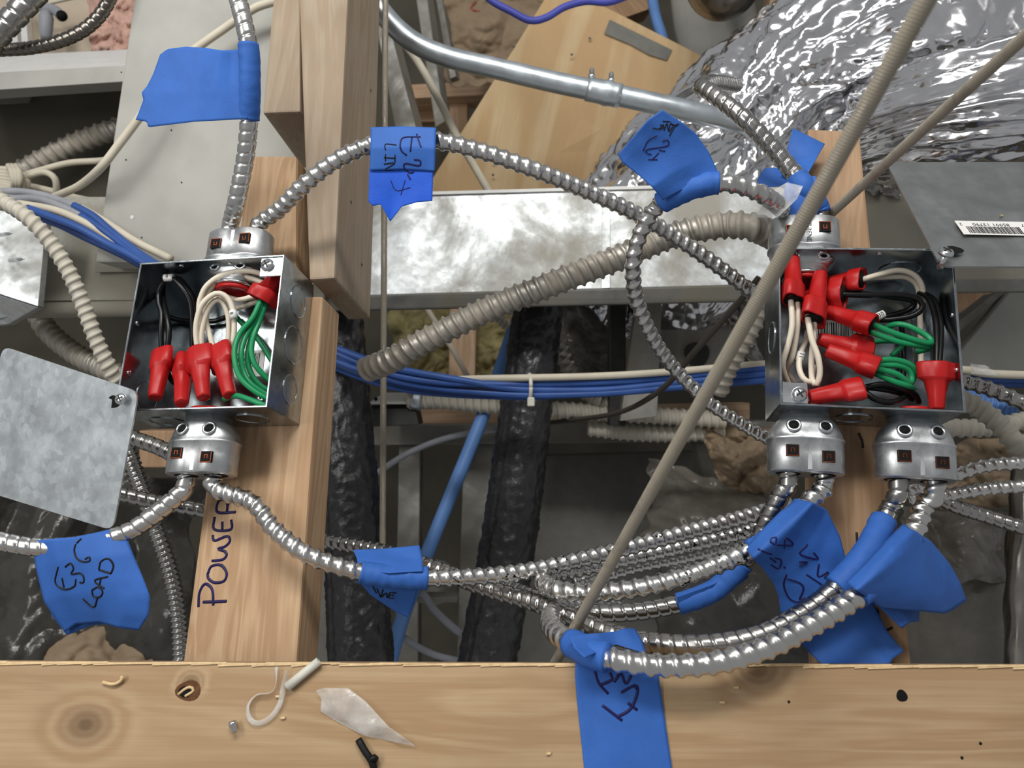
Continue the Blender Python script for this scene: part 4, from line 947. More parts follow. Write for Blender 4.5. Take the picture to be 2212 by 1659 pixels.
v1, f1_ = wire_vf([op(774, 1597, -.002), op(790, 1625, -.003), op(802, 1643, -.003), op(812, 1675, -.002)], .0022, 8, .003)
sc = mesh('wire_scrap', v1, f1_, 'black_part', None, label='bit of black insulation at the bottom frame edge', cat='wire scrap')
v1, f1_ = wire_vf([op(800, 1643, -.003), op(806, 1636, -.005), op(812, 1640, -.003)], .002, 8, .002); mesh('insulation_fold', v1, f1_, 'black_part', sc)
m = axis_matrix(op(502, 1560, -.003), Vector((.4, -.5, -.6))); v, f = lathe_vf([(0, .0024), (.0022, .0026), (.0024, .0018), (.006, .0016)], 8); mesh('metal_bit', xf(m, v), f, 'screw_zinc', None, label='tiny shiny metal bit on the bottom joist', cat='metal scrap')
v, f = wire_vf([op(222, 1474), op(245, 1478, -.002), op(262, 1470, -.002), op(264, 1460, -.003)], .0011, 6, .002); mesh('wood_chip', v, f, 'splinter', None, label='curled wood sliver at the left of the bottom joist', cat='wood chip')
for i, (px, py) in enumerate(((600, 1504), (612, 1550), (1185, 1627), (1590, 1485), (1560, 1517))):
    v, f = box_vf(-.0012, .0012, -.0006, .0006, -.0007, .0007); v = [(a + .0004 * math.sin(7 * k + i), b, c + .0003 * math.cos(5 * k)) for k, (a, b, c) in enumerate(v)]
    mesh('wood_chip', xf(axis_matrix(op(px, py, -.0008), -PF[1]) , v), f, 'splinter', None, False, label=['pale wood crumb inside the curled plastic strip', 'pale wood crumb right of the curled plastic strip', 'pale wood crumb left of the long tape strip', 'pale wood crumb right of the tape strip', 'lower pale wood crumb right of the tape strip'][i], cat='wood chip', group='wood crumbs on the bottom joist')

# ================================================================ things farther back
def crumple(name, quad, mat, amp, sc, label, cat, n=56, bulge=0.0, seed=0, th=.0006, parent=None, edge=.12, fine=1.0):
    'crumpled sheet over a quad of pixel+depth corners (TL,TR,BR,BL)'
    q = [vec(p) for p in quad]; g = np.zeros((n, n, 3))
    for i in range(n):
        b = i / (n - 1)
        for j in range(n):
            a = j / (n - 1)
            aa = a + edge * noise.noise(Vector((b * 5, seed, 0))) * (1 - abs(2 * a - 1) * .0); bb = b + edge * noise.noise(Vector((a * 5, seed + 9, 0)))
            p = (q[0] * (1 - aa) + q[1] * aa) * (1 - bb) + (q[3] * (1 - aa) + q[2] * aa) * bb
            s = p * sc + Vector((seed, seed * 2, 0))
            w = noise.noise(s * .6) * .9 - abs(noise.noise(s * 1.3 + Vector((3, 1, 2)))) * 1.2 - fine * (.5 * abs(noise.noise(s * 2.9)) + .22 * abs(noise.noise(s * 6.5)))
            k = 16 * a * (1 - a) * b * (1 - b)
            p = p + p.normalized() * (w * amp - bulge * k); g[i, j] = tuple(p)
    v, f = sheet_vf(g, th)
    return mesh(name, v, f, mat, parent, label=label, cat=cat)
def foil_duct(pts, R, label, n=430, seg=250, amp=.016, seed=0):
    c, u = spline([vec(p) for p in pts], 1e9); c, u = spline([vec(p) for p in pts], max(.002, 1.0 / n)); n = len(c)
    t, N, B = frames(c); g = []
    for i in range(n):
        for j in range(seg):
            a = 2 * math.pi * j / seg; d = Vector(N[i]) * math.cos(a) + Vector(B[i]) * math.sin(a)
            s = Vector((u[i] * 5.2 + seed, math.cos(a) * 1.0, math.sin(a) * 1.0))
            # long pleats along the duct, cross creases and fine crinkles
            s2 = s + noise.noise_vector(s * 1.3) * .30
            vd = noise.voronoi(Vector((s2.x * 3.4, s2.y * 4.2, s2.z * 4.2)))[0]; ve = noise.voronoi(s2 * 9.0 + Vector((7, 3, 1)))[0]
            w = -abs(noise.noise(Vector((s2.x * .9, s2.y * 3.4, s2.z * 3.4)))) * 1.6 - 1.0 * abs(noise.noise(s2 * 1.9)) + .50 * min(1, (vd[1] - vd[0]) * 1.6) + .24 * min(1, (ve[1] - ve[0]) * 1.6) - .10 * abs(noise.noise(s2 * 16)) + .6 * noise.noise(s * .7)
            g.append(tuple(Vector(c[i]) + d * (R + amp * w)))
    f = []
    for i in range(n - 1):
        for j in range(seg): k = (j + 1) % seg; f.append((i * seg + j, (i + 1) * seg + j, (i + 1) * seg + k, i * seg + k))
    return mesh('foil_duct', g, f, 'foil', None, True, label=label, cat='duct')
foil_duct([(1330, 650, 1.16), (1465, 480, 1.10), (1635, 315, 1.06), (1850, 160, 1.0), (2110, 0, .96), (2420, -170, .95)], .145, 'large crinkled silver foil duct at upper right')
foil_duct([(1900, 292, .86), (2000, 250, .80), (2140, 218, .76), (2330, 190, .74)], .060, 'smaller silver foil duct above the barcoded plate', n=520, seg=180, amp=.011, seed=5)

# galvanised duct across the middle
d0 = P(1250, 520, .86)
t = thing('sheet_metal_duct', d0, 'galvanised rectangular duct crossing behind the thick grey conduit', 'duct')
prism('duct_wall', [(708, 424, .88), (1720, 396, .86), (1720, 612, .84), (708, 640, .86)], Vector((0, .05, .0)), 'duct_steel', t, along=1, bev=.001)
prism('top_flange', [(690, 420, .878), (1720, 392, .858), (1720, 399, .857), (690, 427, .877)], Vector((0, .004, 0)), 'white_paint', t, along=1, bev=.0005)
prism('bottom_lip', [(690, 640, .857), (1720, 612, .838), (1720, 648, .845), (690, 672, .865)], Vector((0, .012, 0)), 'stud_steel', t, along=1, bev=.002)
prism('seam_strip', [(1300, 410, .866), (1318, 409, .866), (1318, 622, .846), (1300, 623, .846)], Vector((0, .002, 0)), 'duct_steel', t, bev=.0004)
# left run with rounded lower edge and folded end
t = thing('sheet_metal_duct', P(200, 560, .86), 'dusty galvanised duct behind the blue cable bundle at left', 'duct')
prism('duct_wall', [(60, 425, .88), (700, 425, .88), (700, 645, .85), (40, 650, .85)], Vector((0, .14, 0)), 'duct_dusty', t, along=1, bev=.001)
c, u = spline([P(-20, 668, .862), P(300, 662, .862), P(700, 652, .862)], .02)
v, f = sweep(c, .0115, 16); mesh('rolled_edge', v, f, 'duct_dusty', t)
prism('joint_flange', [(205, 548, .852), (330, 548, .852), (330, 586, .850), (205, 588, .850)], Vector((0, .003, 0)), 'duct_dusty', t, along=1, bev=.0006)
t = thing('duct_end_cap', P(30, 560, .80), 'folded steel duct end with two pointed screws at left edge', 'duct end')
prism('upper_fold', [(-160, 430, .80), (100, 470, .81), (82, 662, .80), (-160, 585, .79)], Vector((0, .01, 0)), 'duct_steel', t, bev=.0008)
prism('lower_fold', [(-160, 587, .79), (81, 664, .80), (20, 700, .83), (-160, 720, .83)], Vector((0, .01, .0)), 'duct_steel', t, bev=.0008)
for px, py in ((-4, 508), (22, 563)):
    a = P(px, py, .795); b = P(px + 30, py - 4, .765); m = axis_matrix(a, b - a); L_ = (b - a).length
    v, f = lathe_vf([(0, .0022), (L_ * .6, .0022), (L_, .0006)], 10); mesh('pointed_screw', xf(m, v), f, 'screw_zinc', t)
# tall painted panel
t = thing('metal_sheet', P(420, 560, .80), 'tall beige painted metal panel behind the blank blue flag', 'panel')
prism('panel_face', [(325, -240, .80), (630, -240, .80), (690, 572, .80), (206, 566, .80)], Vector((0, .05, 0)), 'panel_paint', t, bev=.002)
for px, py, r, mt in ((285, 469, .0022, 'white_paint'),):
    pl = (P(px, py, .80), Vector((0, 1, 0)))
    spot(px, py, r, pl, t, 'paint_smear', mt, sq=.9, h=-.0003)
for px, py in ((262, 156), (272, 345), (392, 394), (306, 513), (370, 281)): spot(px, py, .0008, (P(px, py, .80), YV), t, 'speck', 'dark_hole', h=-.0004)

# upper left wall details
prism('beige_board', [(-160, -120, 1.28), (330, -120, 1.28), (330, 130, 1.25), (-160, 160, 1.25)], Vector((0, .02, 0)), 'beige_board', along=1, label='beige board at the top left corner', cat='board')
for i, px in enumerate((10, 32)):
    prism('wood_trim', [(px, -60, 1.24), (px + 14, -60, 1.24), (px + 34, 150, 1.22), (px + 20, 150, 1.22)], Vector((0, .01, 0)), 'white_paint', bev=.001, label=('left' if i == 0 else 'right') + ' slim white strip on the beige board', cat='trim')
t = thing('pipe_fitting', P(110, 40, 1.2), 'small grey plastic pipe fitting on the beige board', 'fitting')
v, f = wire_vf([(80, 5, 1.22), (98, 18, 1.2), (118, 22, 1.19), (134, 36, 1.18)], .008, 12, .006); mesh('elbow', v, f, 'cable_grey', t)
m = axis_matrix(P(100, 22, 1.19), P(99, 82, 1.2) - P(100, 22, 1.19)); v, f = lathe_vf([(0, .006), (.01, .011), (.038, .009), (.044, .007)], 14); mesh('nozzle', xf(m, v), f, 'cable_grey', t)
m = axis_matrix(P(133, 34, 1.178), Vector((.6, -.6, -.3))); v, f = lathe_vf([(0, .008), (.004, .008)], 14); mesh('dark_opening', xf(m, v), f, 'dark_hole', t)
v, f = wire_vf([(90, 10, 1.2), (150, -4, 1.2), (170, -8, 1.2)], .0035, 10, .01); mesh('thin_pipe', v, f, 'cable_beige', t)
crumple('insulation_batt', [(192, -60, 1.18), (320, -60, 1.18), (310, 118, 1.16), (192, 122, 1.16)], 'pink_insulation', .03, 24, 'pink wrapped insulation at upper left', 'insulation', seed=3)
t = thing('metal_channel', P(140, 160, 1.05), 'white metal channel with grey front across the upper left', 'channel')
prism('top_leg', [(-160, 128, 1.12), (330, 104, 1.12), (330, 138, 1.02), (-160, 164, 1.02)], Vector((0, .004, -.003)), 'white_paint', t, along=1, bev=.0006)
prism('front_web', [(-160, 164, 1.02), (330, 138, 1.02), (330, 172, 1.02), (-160, 204, 1.02)], Vector((0, .03, 0)), 'panel_paint', t, along=1, bev=.0008)
prism('timber_piece', [(-160, 262, 1.18), (330, 240, 1.18), (330, 268, 1.18), (-160, 304, 1.18)], Vector((0, .05, 0)), 'stud_steel', along=1, bev=.002, label='dim steel strip in the dark gap at upper left', cat='strip')
prism('paper_sticker', [(-100, 206, 1.13), (72, 197, 1.13), (62, 222, 1.13), (-100, 230, 1.13)], Vector((0, .002, 0)), 'grey_paint', along=1, bev=.0004, label='grey torn sticker in the dark gap at the left edge', cat='sticker')
prism('metal_sheet', [(-160, 206, 1.14), (330, 176, 1.14), (330, 460, 1.2), (-160, 480, 1.2)], Vector((0, .02, 0)), 'floor_board', along=1, bev=.001, label='dark sheet standing in for the shade behind the upper left conduit', cat='panel')  # added sheet; its dark colour stands in for shade in the gap

# coil of beige cable
t = thing('cable_coil', P(60, 390, .95), 'tied coil of beige cable at the left edge', 'cable')
for i in range(5):
    o = i * 7
    wire('loop', [(-80, 372 + o, .97), (0, 365 + o, .96), (40, 372 + o, .95), (60, 392 + o * .5, .94), (40, 412 - o * .3, .95), (-40, 418 - o, .97)], .0038, 'cable_beige', t)
for i in range(3): wire('tie_turn', [(18 + i * 8, 358, .95), (26 + i * 8, 372, .925), (30 + i * 7, 395, .92), (26 + i * 6, 418, .95)], .0035, 'cable_beige', t)
wire('tail', [(30, 385, .95), (80, 370, .95), (150, 352, .95), (225, 346, .95), (260, 330, .9)], .004, 'cable_beige', t)
wire('tail', [(40, 390, .94), (90, 372, .94), (118, 385, .94), (120, 415, .95), (100, 420, .97)], .004, 'cable_beige', t)
wire('tail', [(40, 396, .94), (110, 412, .95), (180, 430, .96), (230, 436, .98)], .004, 'cable_beige', t)
wire('beige_cable', [(90, 438, .86), (120, 424, .84), (170, 402, .80), (215, 365, .77), (255, 315, .765), (300, 255, .765), (345, 190, .77), (400, 125, .775), (430, 100, .775), (480, 65, .775), (530, 30, .775), (570, 10, .775), (650, -8, .775), (720, -20, .775)], .0042, 'cable_beige', None, label='beige cable passing behind the blank blue flag', cat='cable')

# data-cable bundle, left
for i, (mat, pts) in enumerate((
    ('cable_grey', [(-300, 440, .84), (-60, 420, .82), (30, 414, .81), (100, 424, .80), (170, 448, .79)]),
    ('cable_blue', [(160, 444, .79), (200, 466, .785), (240, 500, .78), (290, 540, .77), (350, 580, .76)]),
    ('cable_beige', [(-300, 455, .84), (-60, 430, .82), (60, 425, .81), (150, 440, .80), (220, 475, .79), (290, 520, .785), (370, 560, .78)]),
    ('cable_grey', [(20, 430, .80), (80, 430, .80), (140, 450, .79), (190, 475, .785)]),
    ('cable_blue', [(175, 466, .785), (215, 492, .78), (260, 525, .775), (330, 575, .76)]),
    ('cable_beige', [(40, 440, .79), (110, 452, .785), (160, 470, .78), (215, 500, .78), (270, 540, .775)]),
    ('cable_blue', [(60, 450, .78), (110, 468, .775), (170, 492, .77), (230, 525, .77), (280, 550, .765), (330, 580, .76)]),
    ('cable_navy', [(80, 470, .785), (130, 486, .78), (190, 515, .775), (260, 548, .77), (310, 575, .765)]),
)):
    wire('data_cable', pts, .0042, mat, None, label=['uppermost grey', 'uppermost bright blue', 'long beige', 'short grey', 'second bright blue', 'lower beige', 'lower blue', 'lowest navy'][i] + ' data cable in the bundle left of the left box', cat='cable', group='data cables left of the left box')
# data-cable bundle, centre
rows = [('cable_blue', [(640, 705, .86), (695, 738, .85), (760, 765, .84), (830, 790, .83), (900, 805, .825), (1000, 822, .82), (1080, 836, .82), (1145, 842, .82), (1300, 842, .82), (1450, 828, .82), (1650, 808, .82), (1800, 800, .83)]),
        ('cable_blue', [(640, 718, .86), (695, 748, .85), (780, 785, .84), (860, 812, .83), (950, 826, .825), (1050, 830, .82), (1145, 830, .82), (1300, 826, .82), (1450, 815, .82), (1650, 795, .82), (1800, 790, .83)]),
        ('cable_beige', [(640, 728, .87), (695, 755, .86), (800, 800, .85), (900, 822, .84), (1030, 818, .825), (1145, 816, .815), (1300, 812, .815), (1450, 803, .815), (1650, 786, .82), (1800, 780, .83)]),
        ('cable_grey', [(640, 735, .865), (695, 762, .855), (770, 790, .845), (850, 815, .84), (930, 832, .835), (1040, 842, .83), (1145, 850, .825), (1250, 850, .825)]),
        ('cable_blue', [(640, 745, .86), (695, 768, .85), (780, 800, .84), (850, 822, .835), (940, 838, .83), (1040, 848, .825), (1145, 854, .82), (1300, 850, .82), (1450, 838, .82), (1650, 822, .82), (1800, 815, .83)]),
        ('cable_navy', [(640, 752, .865), (695, 776, .855), (790, 812, .845), (870, 832, .84), (960, 846, .835), (1060, 852, .83), (1145, 848, .83), (1300, 838, .83), (1450, 824, .83), (1650, 805, .83)]),
        ('cable_navy', [(640, 725, .872), (695, 744, .865), (800, 778, .855), (900, 812, .845), (1000, 834, .84), (1145, 836, .835), (1300, 832, .83), (1450, 820, .83), (1650, 800, .83)]),
        ('cable_blue', [(640, 760, .87), (695, 782, .86), (800, 822, .85), (880, 842, .845), (980, 852, .84), (1080, 856, .835), (1145, 857, .83), (1300, 848, .83), (1500, 826, .83), (1650, 815, .83)])]
names = ['topmost bright blue', 'second blue', 'cream', 'grey', 'lower blue', 'inner navy', 'rear navy', 'lowest blue']
for i, (mat, pts) in enumerate(rows):
    wire('data_cable', pts, .0040, mat, None, label=names[i] + ' data cable in the tied bundle across the centre', cat='cable', group='data cables across the centre')
for i, (mat, pts) in enumerate((('cable_beige', [(2000, 795, .80), (2090, 800, .80), (2150, 808, .80), (2320, 812, .80)]), ('cable_blue', [(2000, 805, .81), (2090, 815, .81), (2150, 818, .81), (2320, 822, .81)]), ('cable_blue', [(2000, 818, .82), (2090, 826, .82), (2160, 828, .82), (2320, 832, .82)]))):
    wire('data_cable', pts, .0046, mat, None, label=['cream data cable', 'upper blue data cable', 'lower blue data cable'][i] + ' leaving right of the right box', cat='cable')
crumple('plastic_scrap', [(2095, 785, .79), (2130, 790, .79), (2165, 812, .79), (2100, 808, .79)], 'clear_film', .004, 60, 'small torn plastic bit on the cream cable at right', 'plastic scrap', 16)
# cable tie
t = thing('cable_tie', P(1145, 835, .81), 'white nylon tie around the centre data cables', 'cable tie')
cc = []
for k in range(25):
    a = 2 * math.pi * k / 24; cc.append(tuple(P(1144 + 3 * math.cos(a), 836 + 27 * math.sin(a), .822 - .013 * math.cos(a))))
v, f = sweep(np.array(cc), .0022, 8); mesh('strap', v, f, 'nylon', t)
bv, bf = box_vf(-.004, .004, -.003, .003, -.005, .005); bv, bf = bevel_vf(bv, bf, .001, 1); mesh('head', xf(Matrix.Translation(P(1147, 868, .812)), bv), bf, 'nylon', t, False)

# EMT conduit with coupling
t = thing('metal_conduit', P(1100, 150, .92), 'shiny bent steel conduit with coupling at the top centre', 'conduit')
EM = [(735, -300, .90), (770, -120, .90), (790, -50, .90), (812, 5, .90), (850, 55, .90), (900, 95, .90), (970, 124, .90), (1080, 150, .90), (1200, 178, .90), (1320, 203, .90), (1480, 238, .90), (1620, 270, .92)]
c, u = spline([vec(p) for p in EM], .006); v, f = sweep(c, .0125, 24); mesh('tube', v, f, 'emt', t)
px = 1106 + F * c[:, 0] / c[:, 1]; i0 = int(np.argmin(abs(px - 1268))); i1 = int(np.argmin(abs(px - 1340))); im = (i0 + i1) // 2
cp_ = c[i0:i1 + 1]; rr = np.full(len(cp_), .0142); rr[len(cp_) // 2] = .0156
v, f = sweep(cp_, rr, 24); cpl_ = mesh('coupling', v, f, 'emt', t)
for ii in (i0 + (im - i0) // 2, im + (i1 - im) // 2):
    m = axis_matrix(Vector(c[ii]) + Vector((.0, -.002, .0135)), Vector((0, -.1, 1))); v, f = lathe_vf([(0, .0045), (.004, .0042), (.0045, .003), (.010, .003), (.011, .0022), (.012, .0008)], 12); mesh('set_screw', xf(m, v), f, 'screw_zinc', cpl_)
wire('white_cable', [(780, 0, .97), (800, 28, .97), (850, 70, .97), (900, 130, .97), (945, 210, .97), (990, 300, .98), (1025, 360, .99), (1070, 440, 1.0), (1110, 520, 1.0)], .0052, 'cable_beige', None, label='white cable running behind the bent steel conduit', cat='cable')
wire('purple_cable', [(1020, -40, 1.0), (1060, 0, 1.0), (1105, 25, 1.0), (1145, 44, 1.0), (1180, 38, 1.0), (1220, 15, 1.0), (1265, 3, 1.0), (1310, 5, 1.0), (1345, -5, 1.0), (1400, -30, 1.0)], .0048, 'cable_purple', None, label='purple blue cable sagging at the top centre', cat='cable')
# plywood sheet
t = thing('plywood_sheet', P(1250, 220, 1.2), 'tilted plywood sheet with grey paint patch behind the steel conduit', 'plywood')
ply = prism('panel', [(1200, -40, 1.28), (1548, 136, 1.26), (1300, 500, 1.32), (850, 520, 1.32)], Vector((0, .018, 0)), 'plywood', t, bev=.002)
pp = (P(1548, 136, 1.26), ((P(1548, 136, 1.26) - P(1200, -40, 1.28)).cross(P(850, 520, 1.32) - P(1200, -40, 1.28))).normalized())
if pp[1].y < 0: pp = (pp[0], -pp[1])
q = [onp(x, y, pp, -.0004) for x, y in ((1317, 42), (1452, 108), (1440, 130), (1402, 118), (1362, 96), (1305, 72))]
mesh('grey_paint_patch', [tuple(p) for p in q] + [tuple(p + pp[1] * .0005) for p in q], [tuple(range(6)), tuple(range(11, 5, -1))] + [(i, 6 + i, 6 + (i + 1) % 6, (i + 1) % 6) for i in range(6)], 'grey_paint', t, False)
for px_, py_ in ((1274, 83), (1235, 118), (1520, 133), (1067, 350), (1065, 378), (1110, 101)): spot(px_, py_, .0022, pp, t, 'nail_mark', 'dark_metal', h=-.0003)
crumple('paper_bag', [(950, -60, 1.42), (1220, -60, 1.42), (1160, 170, 1.36), (975, 185, 1.36)], 'brown_paper', .035, 11, 'crumpled brown paper bag at the top centre', 'paper', seed=6)
text_lbl = [o for o in MW if o.name.startswith('paper_bag')][0]
scribble(text_lbl, [text_lbl], [[(1350, 10), (1320, 60), (1380, 80)]], (600, 0), 3.16, .004, 'print_red', lift=.001, name='printed_mark')
# framing behind
prism('timber_piece', [(850, 184, 1.5), (1120, 172, 1.5), (1120, 202, 1.48), (850, 214, 1.48)], Vector((0, .07, 0)), 'wood_pale', along=1, bev=.002, label='pale wooden rail below the paper bag', cat='timber')
prism('timber_piece', [(970, 205, 1.52), (1010, 203, 1.52), (1008, 420, 1.48), (972, 420, 1.48)], Vector((.0, .07, 0)), 'wood_pale', bev=.002, label='pale upright timber left of the plywood sheet', cat='timber')
prism('timber_piece', [(855, 216, 1.55), (970, 212, 1.55), (970, 262, 1.55), (855, 264, 1.55)], Vector((0, .03, 0)), 'wood_joist', along=1, bev=.002, label='brown timber under the pale rail at top centre', cat='timber')
prism('metal_strut', [(806, 20, 1.12), (832, 20, 1.12), (905, 300, 1.12), (880, 420, 1.12)], Vector((.01, .03, 0)), 'stud_steel', bev=.002, label='slanting steel strut right of the upright rod', cat='strut')
prism('metal_strut', [(893, -40, 1.30), (918, -40, 1.30), (960, 262, 1.26), (940, 275, 1.26)], Vector((.01, .03, 0)), 'stud_steel', bev=.002, label='long slanting strut behind the bent conduit', cat='strut')
prism('metal_strut', [(935, -40, 1.36), (948, -40, 1.36), (985, 165, 1.34), (972, 170, 1.34)], Vector((.01, .03, 0)), 'stud_steel', bev=.001, label='narrow strut left of the paper bag', cat='strut')
# top right clutter
t = thing('round_duct', P(1560, 0, 1.05), 'round metal duct end at the top edge', 'duct')
c, u = spline([P(1575, -150, 1.25), P(1568, -80, 1.15), P(1560, -22, 1.05)], .002); k = np.clip((u - u[-1] + .05) / .05, 0, .985); r = (.054 + .0014 * np.abs(np.sin(u * 500))) * np.sqrt(1 - k ** 2); v, f = sweep(c, r, 40); mesh('ribbed_tube', v, f, 'foil_dull', t)
wire('blue_pipe', [(1405, -40, 1.35), (1415, 30, 1.33), (1432, 85, 1.32), (1445, 140, 1.32)], .0095, 'pipe_blue', None, label='short blue pipe behind the plywood corner', cat='pipe')
prism('timber_piece', [(1250, -60, 1.5), (1460, -60, 1.5), (1400, 20, 1.45), (1330, 45, 1.45)], Vector((0, .05, 0)), 'wood_joist', bev=.003, label='brown timber offcut above the plywood sheet', cat='timber')
t = thing('dusty_duct', P(1540, 100, 1.35), 'dusty grey round duct behind the plywood corner', 'duct')
c, u = spline([P(1530, -80, 1.42), P(1545, 60, 1.38), P(1590, 190, 1.36), P(1640, 300, 1.36)], .02); v, f = sweep(c, .075, 28); mesh('duct_body', v, f, 'panel_paint', t)
prism('timber_piece', [(1520, 140, 1.3), (1580, 150, 1.3), (1560, 260, 1.3), (1480, 250, 1.3)], Vector((0, .04, 0)), 'wood_pale', bev=.002, label='pale wood scrap between plywood and foil duct', cat='timber')
prism('timber_piece', [(1668, -40, 1.3), (1695, -40, 1.3), (1690, 30, 1.3), (1660, 25, 1.3)], Vector((0, .04, 0)), 'wood_pale', bev=.002, label='pale wood sliver at the top edge beside the foil duct', cat='timber')

# behind the right box
t = thing('sheet_metal_duct', P(2040, 500, .95), 'dusty duct behind the barcoded cover plate', 'duct')
prism('duct_wall', [(1840, 404, .98), (2400, 404, .98), (2400, 606, .94), (1840, 606, .94)], Vector((0, .03, 0)), 'duct_dusty', t, along=1, bev=.001)
prism('bottom_lip', [(1840, 606, .938), (2400, 600, .938), (2400, 628, .945), (1840, 634, .945)], Vector((0, .012, 0)), 'stud_steel', t, along=1, bev=.002)
crumple('foil_scrap', [(1850, 330, 1.0), (1930, 340, 1.0), (1945, 425, .97), (1860, 415, .97)], 'foil_dull', .02, 25, 'bit of crinkled foil left of the barcoded plate', 'foil', 30, seed=8)
prism('cardboard_piece', [(1845, 285, 1.08), (1990, 300, 1.08), (1960, 352, 1.05), (1850, 350, 1.05)], Vector((0, .01, 0)), 'brown_paper', along=1, bev=.001, label='brown cardboard under the foil duct beside the joist', cat='cardboard')
prism('timber_piece', [(2040, 628, 1.25), (2145, 630, 1.25), (2080, 700, 1.22), (2040, 700, 1.22)], Vector((0, .03, 0)), 'wood_joist', bev=.002, label='orange-brown timber corner right of the right box', cat='timber')
prism('metal_strut', [(2150, 632, 1.15), (2172, 632, 1.15), (2040, 745, 1.12), (2040, 718, 1.12)], Vector((0, .03, 0)), 'stud_steel', bev=.001, label='slanting steel strip right of the right box', cat='strut')
prism('metal_sheet', [(2180, 632, 1.14), (2420, 632, 1.14), (2420, 800, 1.10), (2040, 800, 1.10)], Vector((0, .02, 0)), 'panel_paint', along=1, bev=.002, label='dusty sloping panel right of the right box', cat='panel')
armor('flexible_conduit', [(2050, 850, .88), (2110, 866, .87), (2170, 884, .86), (2260, 905, .86)], .0125, 'flex', 'pipe_blue', 'blue corrugated tube right of the right box', 'conduit', pitch=.005)

# centre: under the duct
crumple('insulation_batt', [(835, 640, 1.35), (1000, 640, 1.35), (990, 830, 1.3), (850, 830, 1.3)], 'yellow_insulation', .05, 12, 'yellow insulation left of the wooden upright', 'insulation', seed=1, bulge=.04)
crumple('insulation_batt', [(1005, 640, 1.38), (1200, 640, 1.38), (1180, 840, 1.3), (1005, 840, 1.3)], 'yellow_insulation', .05, 12, 'yellow insulation between upright and black pipe', 'insulation', seed=2, bulge=.03)
prism('timber_piece', [(972, 640, 1.26), (1030, 640, 1.26), (1022, 960, 1.22), (966, 960, 1.22)], Vector((0, .05, 0)), 'wood_pale', bev=.002, label='pale wooden upright between yellow insulation', cat='timber')
prism('timber_piece', [(880, 885, 1.22), (1620, 870, 1.22), (1620, 915, 1.2), (880, 925, 1.2)], Vector((0, .04, 0)), 'wood_pale', along=1, bev=.002, label='pale wooden rail behind the level conduit', cat='timber')
for i, (a, b) in enumerate((((905, 640), (1030, 850)), ((1085, 740), (1140, 830)))):
    wire('white_cable', [(a[0], a[1], 1.18), ((a[0] + b[0]) / 2 + 4, (a[1] + b[1]) / 2, 1.18), (b[0], b[1], 1.18)], .0045, 'cable_beige', None, label=['white cable crossing the yellow insulation left of the upright', 'short white cable right of the wooden upright'][i], cat='cable')
# steel stud frame
prism('steel_track', [(760, 920, 1.10), (1720, 908, 1.10), (1720, 952, 1.09), (760, 962, 1.09)], Vector((0, .05, 0)), 'stud_steel', along=1, bev=.0015, label='level steel track below the centre conduits', cat='track')
prism('steel_stud', [(862, 960, 1.12), (908, 960, 1.12), (902, 1480, 1.02), (852, 1480, 1.02)], Vector((0, .04, 0)), 'stud_steel', bev=.0015, label='upright steel stud behind the blue pipe', cat='stud')
prism('steel_stud', [(1002, 956, 1.12), (1066, 956, 1.12), (1030, 1480, 1.02), (985, 1480, 1.02)], Vector((0, .04, 0)), 'stud_steel', bev=.0015, label='upright steel stud left of the second black pipe', cat='stud')
prism('steel_bracket', [(900, 1292, 1.0), (988, 1290, 1.0), (988, 1302, 1.0), (900, 1303, 1.0)], Vector((0, .03, 0)), 'stud_steel', along=1, bev=.001, label='small steel bracket between the two studs', cat='bracket')
v, f = lathe_vf([(0, .034), (.12, .034)], 28); mesh('round_can', xf(axis_matrix(P(960, 1470, 1.16), UP), v), f, 'stud_steel', None, label='round metal can between the two steel studs', cat='can')
v, f = lathe_vf([(0, .036), (.05, .036), (.052, .03)], 28); mesh('round_can', xf(axis_matrix(P(948, 1260, 1.25), UP), v), f, 'stud_steel', None, label='second dim round can above the bracket', cat='can')
prism('metal_sheet', [(1120, 985, 1.22), (1500, 975, 1.22), (1420, 1480, 1.02), (1010, 1480, 1.02)], Vector((0, .02, 0)), 'grey_paint', bev=.002, label='grey panel behind the lower cable loops', cat='panel')
prism('metal_sheet', [(640, 1000, 1.02), (720, 1000, 1.02), (740, 1480, .96), (630, 1480, .96)], Vector((0, .02, 0)), 'grey_paint', bev=.002, label='grey panel right of the POWER joist', cat='panel')
prism('steel_post', [(1318, 640, .98), (1352, 640, .98), (1352, 920, .96), (1318, 920, .96)], Vector((0, .03, 0)), 'dark_metal', bev=.001, label='dark steel post below the duct, left one', cat='post')
prism('steel_post', [(1378, 640, .96), (1430, 640, .96), (1420, 900, .94), (1340, 910, .94)], Vector((0, .02, 0)), 'stud_steel', bev=.001, label='grey steel post right of the dark one', cat='post')
t = thing('outlet_box', P(1520, 770, 1.0), 'dim steel outlet box behind the slanting rod', 'electrical box')
prism('body', [(1425, 712, 1.0), (1600, 712, 1.0), (1600, 830, .98), (1425, 830, .98)], Vector((0, .05, 0)), 'stud_steel', t, bev=.001)
spot(1505, 765, .017, (P(1505, 765, .99), YV), t, 'knockout', 'dark_metal', h=-.004)
crumple('plastic_sheet', [(1180, 650, 1.2), (1340, 650, 1.2), (1340, 860, 1.15), (1200, 860, 1.15)], 'dusty_film', .03, 12, 'dusty plastic sheet right of the second black pipe', 'plastic sheet', seed=4)
crumple('foil_sheet', [(1425, 655, 1.12), (1600, 650, 1.12), (1680, 850, 1.08), (1440, 720, 1.1)], 'foil_dull', .02, 16, 'pale wrapped foil sheet behind the slanting rod', 'foil', seed=7)
